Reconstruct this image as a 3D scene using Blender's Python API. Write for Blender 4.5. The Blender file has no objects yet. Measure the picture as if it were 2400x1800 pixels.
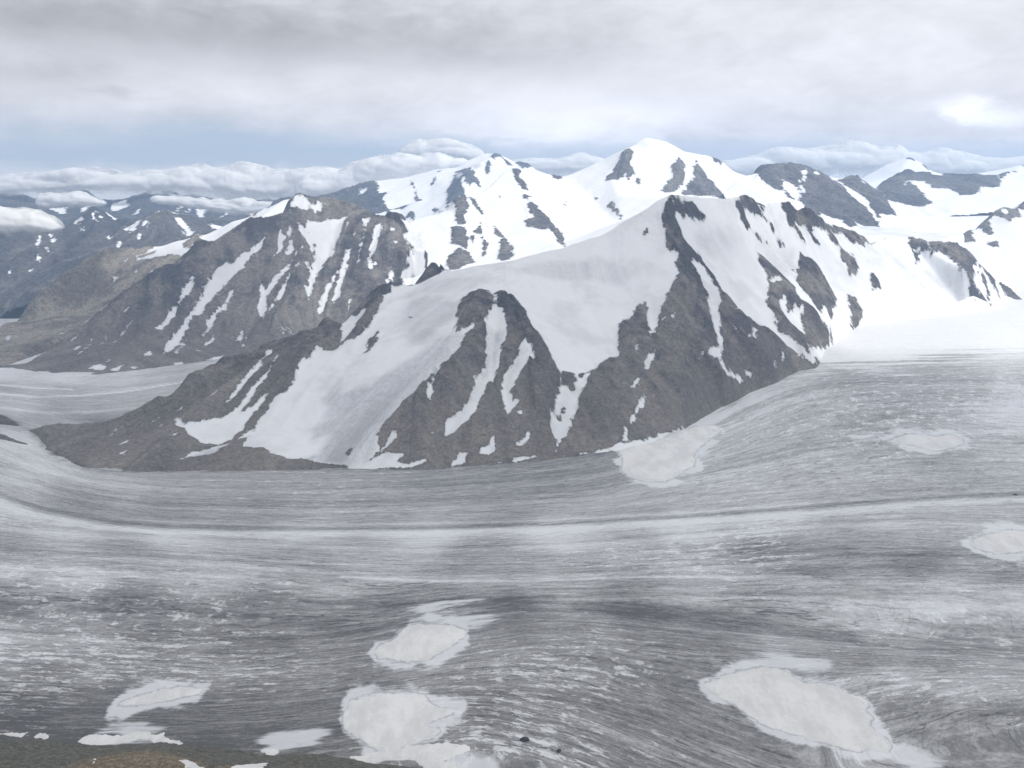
import bpy, math, random
import numpy as np
from mathutils import Vector
from mathutils.geometry import delaunay_2d_cdt

# ------------------------------------------------------------------ scene, camera model
scene = bpy.context.scene
col = scene.collection
CAM_Z = 800.0
F = 2400.0                      # focal length in units of a 2400 wide picture
HORIZON = 429.0
TH = math.atan((900.0 - HORIZON) / F)
CT, ST = math.cos(TH), math.sin(TH)

REG = {'A': (0, 0), 'B': (800, 0), 'C': (1600, 0), 'D': (0, 400), 'E': (800, 400), 'F': (1600, 300),
       'G': (0, 700), 'H': (800, 700), 'I': (1600, 700), 'J': (0, 1200), 'K': (800, 1200), 'L': (1600, 1200)}
RS = {k: (v[0], v[1], 800 / 2212.0) for k, v in REG.items()}
RS['M'] = (0, 800, 500 / 2212.0)
RS['N'] = (0, 1600, 1000 / 2212.0)
RS['O'] = (700, 330, 600 / 2212.0)
RS['X'] = (0, 0, 1.0)


def pts(s):
    """'E:10,20 30,40,5000 X:..' -> list of (px, py[, Y])"""
    out, r = [], RS['X']
    for tok in s.split():
        if len(tok) > 1 and tok[1] == ':':
            r = RS[tok[0]]
            tok = tok[2:]
        v = [float(q) for q in tok.split(',')]
        p = (r[0] + v[0] * r[2], r[1] + v[1] * r[2])
        out.append(p + tuple(v[2:]))
    return out


def ray(px, py):
    dy = (900.0 - py) / F
    fy = CT + ST * dy
    fz = -ST + CT * dy
    return (px - 1200.0) / F / fy, fz / fy


def at(px, py, Y):
    sx, sz = ray(px, py)
    return (sx * Y, Y, CAM_Z + sz * Y)


def sstep(a, b, x):
    t = np.clip((x - a) / (b - a), 0, 1)
    return t * t * (3 - 2 * t)


# ------------------------------------------------------------------ numpy noise
def _hash(ix, iy, seed):
    h = (ix.astype(np.int64) * 374761393 + iy.astype(np.int64) * 668265263 + seed * 1442695041) & 0xFFFFFFFF
    h = ((h ^ (h >> 13)) * 1274126177) & 0xFFFFFFFF
    h = (h ^ (h >> 16)) & 0xFFFFFFFF
    return h.astype(np.float64) / 4294967296.0


def perlin(x, y, seed=0):
    ix = np.floor(x); iy = np.floor(y)
    fx = x - ix; fy = y - iy
    u = fx * fx * fx * (fx * (fx * 6 - 15) + 10)
    v = fy * fy * fy * (fy * (fy * 6 - 15) + 10)

    def g(ox, oy):
        a = _hash(ix + ox, iy + oy, seed) * 2 * math.pi
        return np.cos(a) * (fx - ox) + np.sin(a) * (fy - oy)
    a = g(0, 0); b = g(1, 0); c = g(0, 1); d = g(1, 1)
    return ((a + u * (b - a)) + v * ((c + u * (d - c)) - (a + u * (b - a)))) * 1.5


def fbm(x, y, oct=5, seed=0, gain=0.5, ridged=False):
    s = np.zeros_like(x); a = 1.0; n = 0.0; f = 1.0
    for o in range(oct):
        p = perlin(x * f + 17.3 * o, y * f - 9.1 * o, seed + o)
        if ridged:
            p = 1 - 2 * np.abs(p)
        s += a * p; n += a
        a *= gain; f *= 2.03
    return s / n


def blur(a, s):
    if s <= 0:
        return a
    r = int(max(1, round(3 * s)))
    k = np.exp(-0.5 * (np.arange(-r, r + 1) / s) ** 2); k /= k.sum()
    for ax in (0, 1):
        pad = [(0, 0), (0, 0)]; pad[ax] = (r, r)
        p = np.pad(a, pad, mode='edge')
        o = np.zeros_like(a)
        n = a.shape[ax]
        for i, w in enumerate(k):
            o += w * (p[i:i + n] if ax == 0 else p[:, i:i + n])
        a = o
    return a


# ------------------------------------------------------------------ terrain from breaklines
def tin_grid(P3, edges, X, Y, fill):
    """linear interpolation of breaklines on a regular plan grid"""
    P2 = [Vector((p[0], p[1])) for p in P3]
    vo, eo, fo, ov, oe, of = delaunay_2d_cdt(P2, edges, [], 0, 1e-3)
    zz = []
    P = np.array(P3)
    for i, v in enumerate(vo):
        if ov[i]:
            zz.append(P3[ov[i][0]][2])
        else:
            d = np.hypot(P[:, 0] - v[0], P[:, 1] - v[1]) + 1e-6
            k = np.argsort(d)[:3]; w = 1 / d[k]
            zz.append(float((P[k, 2] * w).sum() / w.sum()))
    Z = np.full((len(Y), len(X)), fill, float)
    x0, y0, dx, dy = X[0], Y[0], X[1] - X[0], Y[1] - Y[0]
    for f in fo:
        if len(f) != 3:
            continue
        (ax, ay), (bx, by), (cx, cy) = [(vo[i][0], vo[i][1]) for i in f]
        az, bz, cz = [zz[i] for i in f]
        den = (by - cy) * (ax - cx) + (cx - bx) * (ay - cy)
        if abs(den) < 1e-9:
            continue
        i0 = max(0, int((min(ax, bx, cx) - x0) / dx)); i1 = min(len(X) - 1, int((max(ax, bx, cx) - x0) / dx) + 1)
        j0 = max(0, int((min(ay, by, cy) - y0) / dy)); j1 = min(len(Y) - 1, int((max(ay, by, cy) - y0) / dy) + 1)
        if i1 < i0 or j1 < j0:
            continue
        gx, gy = np.meshgrid(X[i0:i1 + 1], Y[j0:j1 + 1])
        l1 = ((by - cy) * (gx - cx) + (cx - bx) * (gy - cy)) / den
        l2 = ((cy - ay) * (gx - cx) + (ax - cx) * (gy - cy)) / den
        l3 = 1 - l1 - l2
        m = (l1 >= -1e-6) & (l2 >= -1e-6) & (l3 >= -1e-6)
        sub = Z[j0:j1 + 1, i0:i1 + 1]
        sub[m] = (l1 * az + l2 * bz + l3 * cz)[m]
    return Z


class HF:
    """a heightfield on a plan grid"""
    def __init__(s, X, Y, Z):
        s.X, s.Y, s.Z = X, Y, Z
        s.c = X[1] - X[0]

    def samp(s, x, y):
        u = np.clip((x - s.X[0]) / s.c, 0, len(s.X) - 1.001); v = np.clip((y - s.Y[0]) / s.c, 0, len(s.Y) - 1.001)
        i = u.astype(int); j = v.astype(int); u = u - i; v = v - j
        Z = s.Z
        return (Z[j, i] * (1 - u) + Z[j, i + 1] * u) * (1 - v) + (Z[j + 1, i] * (1 - u) + Z[j + 1, i + 1] * u) * v

    def hit(s, px, py):
        """where the sight line meets the terrain (plan position)"""
        sx, sz = ray(px, py)
        yy = np.arange(s.Y[0], s.Y[-1], s.c * 0.5)
        xx = sx * yy
        ok = (xx > s.X[0]) & (xx < s.X[-1])
        if not ok.any():
            yy = np.array([s.Y[len(s.Y) // 2]]); return sx * yy[0], yy[0]
        yy = yy[ok]; xx = xx[ok]
        d = s.samp(xx, yy) - (CAM_Z + sz * yy)
        k = np.nonzero(d > 0)[0]
        if len(k):
            i = k[0]
            if i > 0:
                t = d[i] / (d[i] - d[i - 1] + 1e-9)
                return xx[i] - t * (xx[i] - xx[i - 1]), yy[i] - t * (yy[i] - yy[i - 1])
        else:
            i = int(np.argmax(d))
            f = (yy[i] + 9 * s.c) / yy[i]          # just over the crest
            return xx[i] * f, yy[i] * f
        return xx[i], yy[i]


def lic(noise, gx, gy, L):
    """smear noise along the fall line"""
    n = np.hypot(gx, gy) + 1e-9
    ux, uy = gx / n, gy / n
    H, W = noise.shape
    J, I = np.meshgrid(np.arange(H), np.arange(W), indexing='ij')
    acc = noise.copy(); cnt = 1
    for sg in (1, -1):
        x = I.astype(float); y = J.astype(float)
        for k in range(L):
            xi = np.clip(np.rint(x), 0, W - 1).astype(int); yi = np.clip(np.rint(y), 0, H - 1).astype(int)
            x = x + sg * ux[yi, xi]; y = y + sg * uy[yi, xi]
            xi = np.clip(np.rint(x), 0, W - 1).astype(int); yi = np.clip(np.rint(y), 0, H - 1).astype(int)
            acc += noise[yi, xi]; cnt += 1
    a = acc / cnt
    return (a - a.mean()) / (a.std() + 1e-9)


def poly_sd(poly, x, y):
    """signed distance (inside positive) of plan points to a plan polygon"""
    d2 = np.full(x.shape, 1e18); ins = np.zeros(x.shape, bool)
    n = len(poly)
    for i in range(n):
        ax, ay = poly[i]; bx, by = poly[(i + 1) % n]
        ex, ey = bx - ax, by - ay
        L = ex * ex + ey * ey + 1e-9
        t = np.clip(((x - ax) * ex + (y - ay) * ey) / L, 0, 1)
        d2 = np.minimum(d2, (x - ax - t * ex) ** 2 + (y - ay - t * ey) ** 2)
        if ay != by:
            c = ((ay > y) != (by > y)) & (x < (bx - ax) * (y - ay) / (by - ay) + ax)
            ins ^= c
    d = np.sqrt(d2)
    return np.where(ins, d, -d)


def densify(p, step, closed=True):
    out = []
    n = len(p)
    for i in range(n if closed else n - 1):
        a, b = p[i], p[(i + 1) % n]
        m = max(1, int(math.hypot(b[0] - a[0], b[1] - a[1]) / step))
        for k in range(m):
            t = k / m
            out.append(tuple(a[q] + t * (b[q] - a[q]) for q in range(len(a))))
    if not closed:
        out.append(p[-1])
    return out


# ------------------------------------------------------------------ meshes
def tag(o, label=None, cat=None, group=None, kind=None):
    if label: o['label'] = label
    if cat: o['category'] = cat
    if group: o['group'] = group
    if kind: o['kind'] = kind
    return o


def empty(name, loc=(0, 0, 0)):
    o = bpy.data.objects.new(name, None)
    o.location = loc
    col.objects.link(o)
    return o


def grid_quads(keep):
    """quads of a (rows, cols) vertex grid where keep (rows-1, cols-1)"""
    H, W = keep.shape[0] + 1, keep.shape[1] + 1
    j, i = np.nonzero(keep)
    a = j * W + i
    return np.stack([a, a + 1, a + W + 1, a + W], 1)


def mesh_obj(name, V, Q, mat, parent=None, attrs=None, normals=None, loc=None):
    """V (n,3), Q (m,4 or 3) -> object using only the vertices needed"""
    Q = np.asarray(Q)
    used = np.unique(Q)
    rm = np.full(len(V), -1, np.int64); rm[used] = np.arange(len(used))
    Q2 = rm[Q]; V2 = V[used]
    me = bpy.data.meshes.new(name)
    k = Q2.shape[1]
    me.vertices.add(len(V2)); me.vertices.foreach_set('co', V2.astype(np.float32).ravel())
    me.loops.add(Q2.size); me.loops.foreach_set('vertex_index', Q2.astype(np.int32).ravel())
    me.polygons.add(len(Q2))
    me.polygons.foreach_set('loop_start', np.arange(0, Q2.size, k, dtype=np.int32))
    me.polygons.foreach_set('use_smooth', np.ones(len(Q2), bool))
    me.update(calc_edges=True)
    for nm, A in (attrs or {}).items():
        A = np.asarray(A)[used]
        if A.ndim == 1:
            me.attributes.new(nm, 'FLOAT', 'POINT').data.foreach_set('value', A.astype(np.float32))
        else:
            me.attributes.new(nm, 'FLOAT_VECTOR', 'POINT').data.foreach_set('vector', A.astype(np.float32).ravel())
    if normals is not None:
        me.normals_split_custom_set_from_vertices(normals[used].astype(np.float32).tolist())
    me.materials.append(mat)
    o = bpy.data.objects.new(name, me)
    col.objects.link(o)
    if parent: o.parent = parent
    return o


def grid_normals(X, Y, Z):
    gy, gx = np.gradient(Z, Y[1] - Y[0], X[1] - X[0])
    n = np.stack([-gx, -gy, np.ones_like(Z)], -1)
    n /= np.linalg.norm(n, axis=-1, keepdims=True)
    return n.reshape(-1, 3)


def components(mask):
    """4-connected components of a boolean grid -> labels (0 = none)"""
    H, W = mask.shape
    par = []

    def find(a):
        while par[a] != a:
            par[a] = par[par[a]]; a = par[a]
        return a
    prev = []
    runs = []
    for j in range(H):
        r = np.concatenate([[0], mask[j].astype(np.int8), [0]])
        d = np.diff(r)
        st = np.nonzero(d == 1)[0]; en = np.nonzero(d == -1)[0]
        cur = []
        q = 0
        for s, e in zip(st, en):
            idx = len(par); par.append(idx)
            while q < len(prev) and prev[q][1] <= s:
                q += 1
            k = q
            while k < len(prev) and prev[k][0] < e:
                par[find(prev[k][2])] = find(idx); k += 1
            cur.append((s, e, idx)); runs.append((j, s, e, idx))
        prev = cur
    lab = np.zeros((H, W), np.int32)
    ids = {}
    for j, s, e, i in runs:
        lab[j, s:e] = ids.setdefault(find(i), len(ids) + 1)
    return lab, len(ids)


# ------------------------------------------------------------------ shader node helper
class NT:
    def __init__(s, tree):
        s.t = tree; s.n = tree.nodes; s.l = tree.links

    def node(s, typ, **kw):
        n = s.n.new(typ)
        for k, v in kw.items():
            setattr(n, k, v)
        return n

    def put(s, sock, v):
        if isinstance(v, bpy.types.NodeSocket):
            s.l.new(v, sock)
        elif v is not None:
            if sock.type == 'RGBA' and not hasattr(v, '__len__'): v = (v, v, v, 1)
            if sock.type == 'RGBA' and len(v) == 3: v = (*v, 1)
            sock.default_value = v

    def m(s, op, a, b=None, c=None, clamp=False):
        n = s.node('ShaderNodeMath', operation=op, use_clamp=clamp)
        s.put(n.inputs[0], a)
        if b is not None: s.put(n.inputs[1], b)
        if c is not None: s.put(n.inputs[2], c)
        return n.outputs[0]

    def add(s, a, b): return s.m('ADD', a, b)
    def sub(s, a, b): return s.m('SUBTRACT', a, b)
    def mul(s, a, b): return s.m('MULTIPLY', a, b)

    def ss(s, x, a, b, lo=0.0, hi=1.0):
        n = s.node('ShaderNodeMapRange', interpolation_type='SMOOTHSTEP')
        s.put(n.inputs[0], x); n.inputs[1].default_value = a; n.inputs[2].default_value = b
        n.inputs[3].default_value = lo; n.inputs[4].default_value = hi
        return n.outputs[0]

    def lin(s, x, a, b, lo=0.0, hi=1.0):
        n = s.node('ShaderNodeMapRange')
        s.put(n.inputs[0], x); n.inputs[1].default_value = a; n.inputs[2].default_value = b
        n.inputs[3].default_value = lo; n.inputs[4].default_value = hi
        return n.outputs[0]

    def mix(s, f, a, b, mode='MIX'):
        n = s.node('ShaderNodeMix', data_type='RGBA', blend_type=mode)
        s.put(n.inputs[0], f); s.put(n.inputs[6], a); s.put(n.inputs[7], b)
        return n.outputs[2]

    def attr(s, name, vec=False):
        n = s.node('ShaderNodeAttribute', attribute_name=name)
        return n.outputs['Vector'] if vec else n.outputs['Fac']

    def scale(s, v, xyz):
        n = s.node('ShaderNodeVectorMath', operation='MULTIPLY')
        s.put(n.inputs[0], v); n.inputs[1].default_value = xyz
        return n.outputs[0]

    def noise(s, v, scale=1.0, det=4, rough=0.5, dist=0.0, lac=2.0):
        n = s.node('ShaderNodeTexNoise')
        s.put(n.inputs['Vector'], v)
        n.inputs['Scale'].default_value = scale; n.inputs['Detail'].default_value = det
        n.inputs['Roughness'].default_value = rough; n.inputs['Distortion'].default_value = dist
        n.inputs['Lacunarity'].default_value = lac
        return n.outputs[0]

    def voro(s, v, scale=1.0, feat='DISTANCE_TO_EDGE', rnd=1.0):
        n = s.node('ShaderNodeTexVoronoi', feature=feat)
        s.put(n.inputs['Vector'], v)
        n.inputs['Scale'].default_value = scale; n.inputs['Randomness'].default_value = rnd
        return n.outputs['Distance'], (n.outputs['Color'] if feat != 'DISTANCE_TO_EDGE' else None)


def new_mat(name):
    m = bpy.data.materials.new(name)
    m.use_nodes = True
    m.node_tree.nodes.clear()
    t = NT(m.node_tree)
    out = t.node('ShaderNodeOutputMaterial')
    return m, t, out


def principled(t, out, color, rough=0.9, normal=None, spec=0.2):
    b = t.node('ShaderNodeBsdfPrincipled')
    t.put(b.inputs['Base Color'], color); t.put(b.inputs['Roughness'], rough)
    b.inputs['Specular IOR Level'].default_value = spec
    if normal is not None: t.l.new(normal, b.inputs['Normal'])
    t.l.new(b.outputs[0], out.inputs['Surface'])
    return b


def bump(t, h, strength, dist):
    b = t.node('ShaderNodeBump')
    b.inputs['Strength'].default_value = strength; b.inputs['Distance'].default_value = dist
    t.l.new(h, b.inputs['Height'])
    return b.outputs[0]
USE_HAZE = True
EXPOSURE = 0.06
# ------------------------------------------------------------------ ground under the peaks
def zg(x, y):
    """glacier surface: flat trunk, climbing into the snow bowl at the far right"""
    x = np.asarray(x, float); y = np.asarray(y, float)
    r = sstep(2900, 5600, y) * sstep(-250, 1700, x)
    return 200 * r + 7 * perlin(x / 1100, y / 600, 5) + 2 * perlin(x / 300, y / 200, 6) - 13 * np.exp(-((x + 1680) / 420) ** 2 - ((y - 3420) / 260) ** 2)


def gpt(px, py, dz=0.0):
    """pixel -> point on the glacier"""
    sx, sz = ray(px, py)
    Y = 3000.0
    for k in range(40):
        z = float(zg(sx * Y, Y)) + dz
        Y = 0.5 * Y + 0.5 * min(9000.0, max(600.0, (z - CAM_Z) / sz))
    return (sx * Y, Y, CAM_Z + sz * Y)


def mountain(name, label, cell, xr, yr, sky, lines, base, polys, rockbase, mat, amp=(10, 5, 14), backs=((260, -190), (900, -700)),
             scatter=0.0, blur_s=1.2, seed=1, names=('rock_face', 'snow_field'), floor=None, apron=(60, 45), lic_len=26, min_part=60, ice=()):
    P3, edges = [], []

    def addline(L, constrain=True):
        i0 = len(P3)
        P3.extend(L)
        if constrain:
            edges.extend((i0 + k, i0 + k + 1) for k in range(len(L) - 1))
    SK = [at(*p) for p in pts(sky)]
    addline(SK)
    for (x, y, z) in SK:
        for dy, dz in backs:
            P3.append((x * (y + dy) / y, y + dy, z + dz))
    for L in lines:
        addline([at(*p) for p in pts(L)])
    B = [(at(*p) if len(p) == 3 else gpt(p[0], p[1])) for p in pts(base)]
    addline(B)
    for (x, y, z) in B:
        P3.append((x * (y - apron[0]) / y, y - apron[0], z - apron[1]))
    X = np.arange(xr[0], xr[1] + cell, cell); Y = np.arange(yr[0], yr[1] + cell, cell)
    FILL = -500.0
    Z0 = tin_grid(P3, edges, X, Y, FILL)
    dead = Z0 <= FILL + 1
    Z0b = blur(Z0, blur_s)
    Z0 = np.where(blur(dead.astype(float), 2) > 0.001, Z0, Z0b)
    hf = HF(X, Y, Z0)
    gx, gy = np.meshgrid(X, Y)
    pxm = gy / 1024.0 * 1.0                            # metres per picture element at that distance
    # ---- snow and rock outlines, laid on the ground in plan
    sd = np.full(Z0.shape, -6.0 if rockbase else 6.0)
    for sg, s in polys:
        pp = densify(pts(s), 24.0)
        pl = [hf.hit(*p) for p in pp]
        xs = [p[0] for p in pl]; ys = [p[1] for p in pl]
        m = 8 * max(ys) / 1024.0
        i0, i1 = np.searchsorted(X, [min(xs) - m, max(xs) + m]); j0, j1 = np.searchsorted(Y, [min(ys) - m, max(ys) + m])
        if i1 <= i0 or j1 <= j0:
            continue
        d = poly_sd(pl, gx[j0:j1, i0:i1], gy[j0:j1, i0:i1]) / pxm[j0:j1, i0:i1]
        d = np.clip(d, -6, 6)
        if sg > 0:
            sd[j0:j1, i0:i1] = np.maximum(sd[j0:j1, i0:i1], d)
        else:
            sd[j0:j1, i0:i1] = np.minimum(sd[j0:j1, i0:i1], -d)
    rng = np.random.default_rng(seed)
    dzy, dzx = np.gradient(blur(np.where(dead, Z0.min() if False else Z0, Z0), 5), cell)
    w0 = rng.standard_normal(Z0.shape)
    fine = lic(w0, dzx, dzy, lic_len)
    mid = lic(blur(w0, 2.2), dzx, dzy, lic_len * 2)
    rb1 = lic(blur(rng.standard_normal(Z0.shape), 6.0), dzx, dzy, int(lic_len * 2.5))
    rb2 = lic(blur(rng.standard_normal(Z0.shape), 2.8), dzx, dzy, int(lic_len * 1.3))
    ribs = 1.1 - 1.5 * np.abs(np.clip(rb1, -2, 2)) + 0.55 * (1 - 1.5 * np.abs(np.clip(rb2, -1.6, 1.6)))
    # ragged edges that follow the fall line
    n1 = fbm(gx / (11 * cell), gy / (11 * cell), 4, seed + 40)
    n1b = fbm(gx / (3.6 * cell), gy / (3.6 * cell), 3, seed + 44)
    edge = sd + (3.0 * n1 + 3.2 * n1b + 1.5 * fine + 1.1 * mid) * sstep(6.0, 3.0, np.abs(sd))
    if scatter:
        sc = fbm(gx / (30 * cell), gy / (30 * cell), 3, seed + 60) * 1.5 + 0.80 * mid + 0.30 * fine
        edge = np.where(sd < 0, np.maximum(edge, (sc - scatter) * 5), edge)
    edge = np.clip(edge, -6, 6)
    rock = 1 - sstep(-1.5, 1.5, edge)
    rockw = 0.18 + 0.82 * blur(rock, 1.5)
    flank = 0.3 + 0.7 * sstep(0.18, 0.42, np.hypot(*np.gradient(blur(Z0, 9), cell)))
    h = (amp[0] * fbm(gx / 170, gy / 170, 4, seed + 7) * (0.35 + 0.65 * blur(rock, 5))
         + amp[1] * rockw * fbm(gx / 46, gy / 46, 4, seed + 11, ridged=True)
         + amp[2] * flank * (0.22 + 0.78 * blur(rock, 3)) * np.clip(ribs, -2.6, 2.6) * 0.5
         + amp[1] * 0.35 * rockw * mid)
    h -= 1.2 * (1 - rock)
    grd = zg(gx, gy) if floor is None else floor
    h *= 0.12 + 0.88 * sstep(0, 70, Z0 - grd)
    icy = np.zeros(Z0.shape)
    for amt, s in ice:
        pl = [hf.hit(*p) for p in densify(pts(s), 24.0)]
        icy = np.maximum(icy, amt * sstep(-7, 7, poly_sd(pl, gx, gy) / pxm + 5 * n1 + 2.2 * mid))
    Z = Z0 + np.where(dead, 0, h)
    nrm = grid_normals(X, Y, Z)
    hs = Z - blur(Z, 5.0); sl = np.hypot(*np.gradient(blur(np.where(dead, Z0, Z), 1.5), cell))
    ok_ = ~dead
    crag = 0.65 * hs / (hs[ok_].std() + 1e-6) + 0.75 * (sl - np.median(sl[ok_])) / (sl[ok_].std() + 1e-6)
    crag = np.clip(crag, -3, 3)
    V = np.stack([gx.ravel(), gy.ravel(), Z.ravel()], 1)
    ff = (lambda a, b: zg(a, b)) if floor is None else (lambda a, b: np.full_like(a, floor))
    low = (Z < ff(gx, gy) - 40) | dead
    q = lambda a: (a[:-1, :-1] | a[1:, :-1] | a[:-1, 1:] | a[1:, 1:])
    keep = ~((low[:-1, :-1] & low[1:, :-1] & low[:-1, 1:] & low[1:, 1:]) | q(dead))
    at_ = {'snow': edge.ravel(), 'fine': fine.ravel(), 'mid': mid.ravel(), 'icy': icy.ravel(), 'crag': crag.ravel()}
    root = empty(name, (float(B[len(B) // 2][0]), float(B[len(B) // 2][1]), float(B[len(B) // 2][2])))
    off = np.array(root.location)
    tag(root, label, 'mountain', kind='structure')
    e4 = (edge[:-1, :-1] + edge[1:, :-1] + edge[:-1, 1:] + edge[1:, 1:]) / 4
    snowf = e4 > 0
    main, sub = (~snowf, snowf) if rockbase else (snowf, ~snowf)
    lab, n = components(sub & keep)
    area = np.bincount(lab.ravel(), weights=(1 / (pxm[:-1, :-1] / cell) ** 2).ravel(), minlength=n + 1)
    big = [i for i in np.argsort(-area) if i > 0 and area[i] > min_part][:70]
    isbig = np.zeros(n + 1, bool); isbig[big] = True
    Vl = V - off
    mesh_obj(names[0], Vl, grid_quads(keep & ~isbig[lab]), mat, root, at_, nrm)
    for i in big:
        mesh_obj(names[1], Vl, grid_quads(keep & (lab == i)), mat, root, at_, nrm)
    print(name, Z.shape, 'parts', len(big))
    return root


def mountain_mat(name, rock_a, rock_b, rock_c, snow=(0.80, 0.81, 0.82), dirt=0.25, scale=1.0, scree=None):
    m, t, out = new_mat(name)
    geo = t.node('ShaderNodeNewGeometry')
    pos = geo.outputs['Position']
    s = t.attr('snow'); fine = t.attr('fine'); mid = t.attr('mid')
    n1 = t.noise(pos, 0.020 / scale, 6, 0.62)
    n2 = t.noise(pos, 0.11 / scale, 5, 0.6)
    n3 = t.noise(pos, 0.0045 / scale, 4, 0.55)
    e = t.add(s, t.mul(t.sub(n2, 0.5), 5.5))
    e = t.add(e, t.mul(t.sub(n1, 0.5), 2.5))
    n5 = t.noise(pos, 0.34 / scale, 3, 0.7)
    e = t.add(e, t.mul(t.sub(n5, 0.5), 4.5))
    f = t.ss(e, -0.55, 0.55)
    # rock: blue-grey crags, brown scree, darker cracks along the fall line
    crag = t.attr('crag')
    big = t.ss(t.add(t.add(t.mul(t.sub(n3, .5), 1.6), t.mul(t.sub(n1, 0.5), 1.2)), t.add(t.mul(crag, -0.34), t.mul(mid, 0.14))), -0.20, 0.20)
    c = t.mix(big, rock_a, rock_b)
    c = t.mix(t.mul(t.ss(t.add(t.add(t.sub(n1, .5), t.mul(crag, -.12)), t.add(t.mul(mid, 0.07), t.mul(fine, .04))), 0.10, 0.36), 0.8), c, rock_c)
    n4 = t.noise(pos, 0.05 / scale, 5, 0.7)
    low = 0.0
    if scree:                                          # brown scree fans on the lower slopes
        zz = t.node('ShaderNodeSeparateXYZ'); t.put(zz.inputs[0], pos)
        low = t.mul(t.ss(t.add(zz.outputs[2], t.add(t.mul(t.sub(n3, .5), 420.0), t.mul(crag, 28.0))), scree[0], scree[1]), 0.7)
        c = t.mix(low, c, scree[2])
    k = t.add(t.lin(n2, 0.30, 0.70, 0.62, 1.38), t.mul(fine, 0.14))
    k = t.add(k, t.mul(mid, 0.14))
    k = t.mul(k, t.lin(n4, 0.30, 0.70, 0.72, 1.28))
    k = t.m('MAXIMUM', k, 0.3)
    if scree: k = t.add(t.mul(k, t.sub(1.0, t.mul(low, .3))), t.mul(low, .3))
    c = t.mix(1.0, c, k, 'MULTIPLY')
    # snow: faint dirty streaks down the fall line and broad grey areas
    d = t.m('MULTIPLY', t.ss(t.add(t.mul(fine, 0.22), t.mul(mid, 0.30)), 0.35, 1.1), dirt, clamp=True)
    d2 = t.m('MULTIPLY', t.ss(t.add(n3, t.mul(t.sub(n1, .5), .6)), 0.45, 0.70), dirt * 0.8, clamp=True)
    edged = t.mul(t.ss(e, 2.6, 0.2), dirt * 1.2)
    sc = t.mix(t.m('MAXIMUM', t.m('MAXIMUM', d, d2), edged), snow, (0.50, 0.50, 0.50))
    ic = t.attr('icy')
    iv = t.add(t.add(t.mul(fine, 0.19), t.mul(mid, 0.22)), t.add(t.mul(t.sub(n4, .5), .55), t.mul(t.sub(n2, .5), .35)))
    icol = t.mix(t.ss(iv, -0.35, 0.35), (0.34, 0.35, 0.36), (0.70, 0.71, 0.73))
    sc = t.mix(ic, sc, icol)
    cc = t.mix(f, c, sc)
    hgt = t.add(t.mul(n1, 1.0), t.mul(n2, 0.30))
    hgt = t.add(hgt, t.mul(n4, 0.6))
    hgt = t.mul(hgt, t.add(t.lin(f, 0, 1, 1.0, 0.10), t.mul(ic, 0.4)))
    nb = bump(t, hgt, 0.9, 16.0 * scale)
    principled(t, out, cc, 0.92, nb, 0.1)
    return m
# ------------------------------------------------------------------ the peaks
MAT_NEAR = mountain_mat('rock_and_snow_near', (0.086, 0.086, 0.095), (0.205, 0.189, 0.172), (0.275, 0.256, 0.234), dirt=0.4, scree=(330.0, 40.0, (0.240, 0.218, 0.192)))
MAT_LEFT = mountain_mat('rock_and_snow_left', (0.102, 0.101, 0.108), (0.220, 0.202, 0.184), (0.295, 0.272, 0.248), dirt=0.2, scree=(300.0, 0.0, (0.235, 0.212, 0.190)), scale=1.2)
MAT_SPUR = mountain_mat('brown_slope', (0.21, 0.195, 0.17), (0.34, 0.305, 0.255), (0.42, 0.385, 0.33), dirt=0.15, scale=1.4)
MAT_PEAK = mountain_mat('snow_peak_rock', (0.13, 0.13, 0.135), (0.19, 0.18, 0.17), (0.24, 0.23, 0.22), snow=(0.82, 0.83, 0.84), dirt=0.16, scale=2.0)
MAT_DARK = mountain_mat('dark_far_rock', (0.10, 0.102, 0.115), (0.15, 0.147, 0.148), (0.20, 0.195, 0.19), snow=(0.84, 0.85, 0.87), dirt=0.06, scale=2.6)
MAT_FAR = mountain_mat('far_range_rock', (0.08, 0.082, 0.09), (0.12, 0.115, 0.11), (0.16, 0.15, 0.14), snow=(0.84, 0.85, 0.86), dirt=0.05, scale=3.2)

# ---- the massif in front, between the two glaciers
near_sky = ("X:-160,958,3470 0,966,3430 40,980,3385 100,996,3225 200,995,3225 260,988,3215 330,972,3200 398,942,3290 D:1200,1440,3350 1230,1380,3390 1340,1330,3440 1450,1270,3510 1650,1190,3600 1820,1110,3680 2110,990,3760 "
            "E:0,1000,3810 90,900,3860 230,790,3930 330,770,3970 420,755,4000 500,730,4020 590,608,4080 690,650,4040 900,608,4000 1100,575,4020 "
            "1450,495,4130 1700,410,4230 1850,320,4290 2000,230,4350 2090,165,4400 2140,150,4410 F:270,450,4640 380,438,4740 540,480,4840 640,475,4920 "
            "760,530,5000 880,590,5080 1080,670,5250 1180,762,5380 1215,740,5430 1260,712,5470 1310,705,5520 1450,700,5560 1580,740,5570 1750,760,5560 "
            "1850,830,5520 1960,930,5470 2050,1000,5420 2170,1110,5360 2260,1160,5300")
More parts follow.
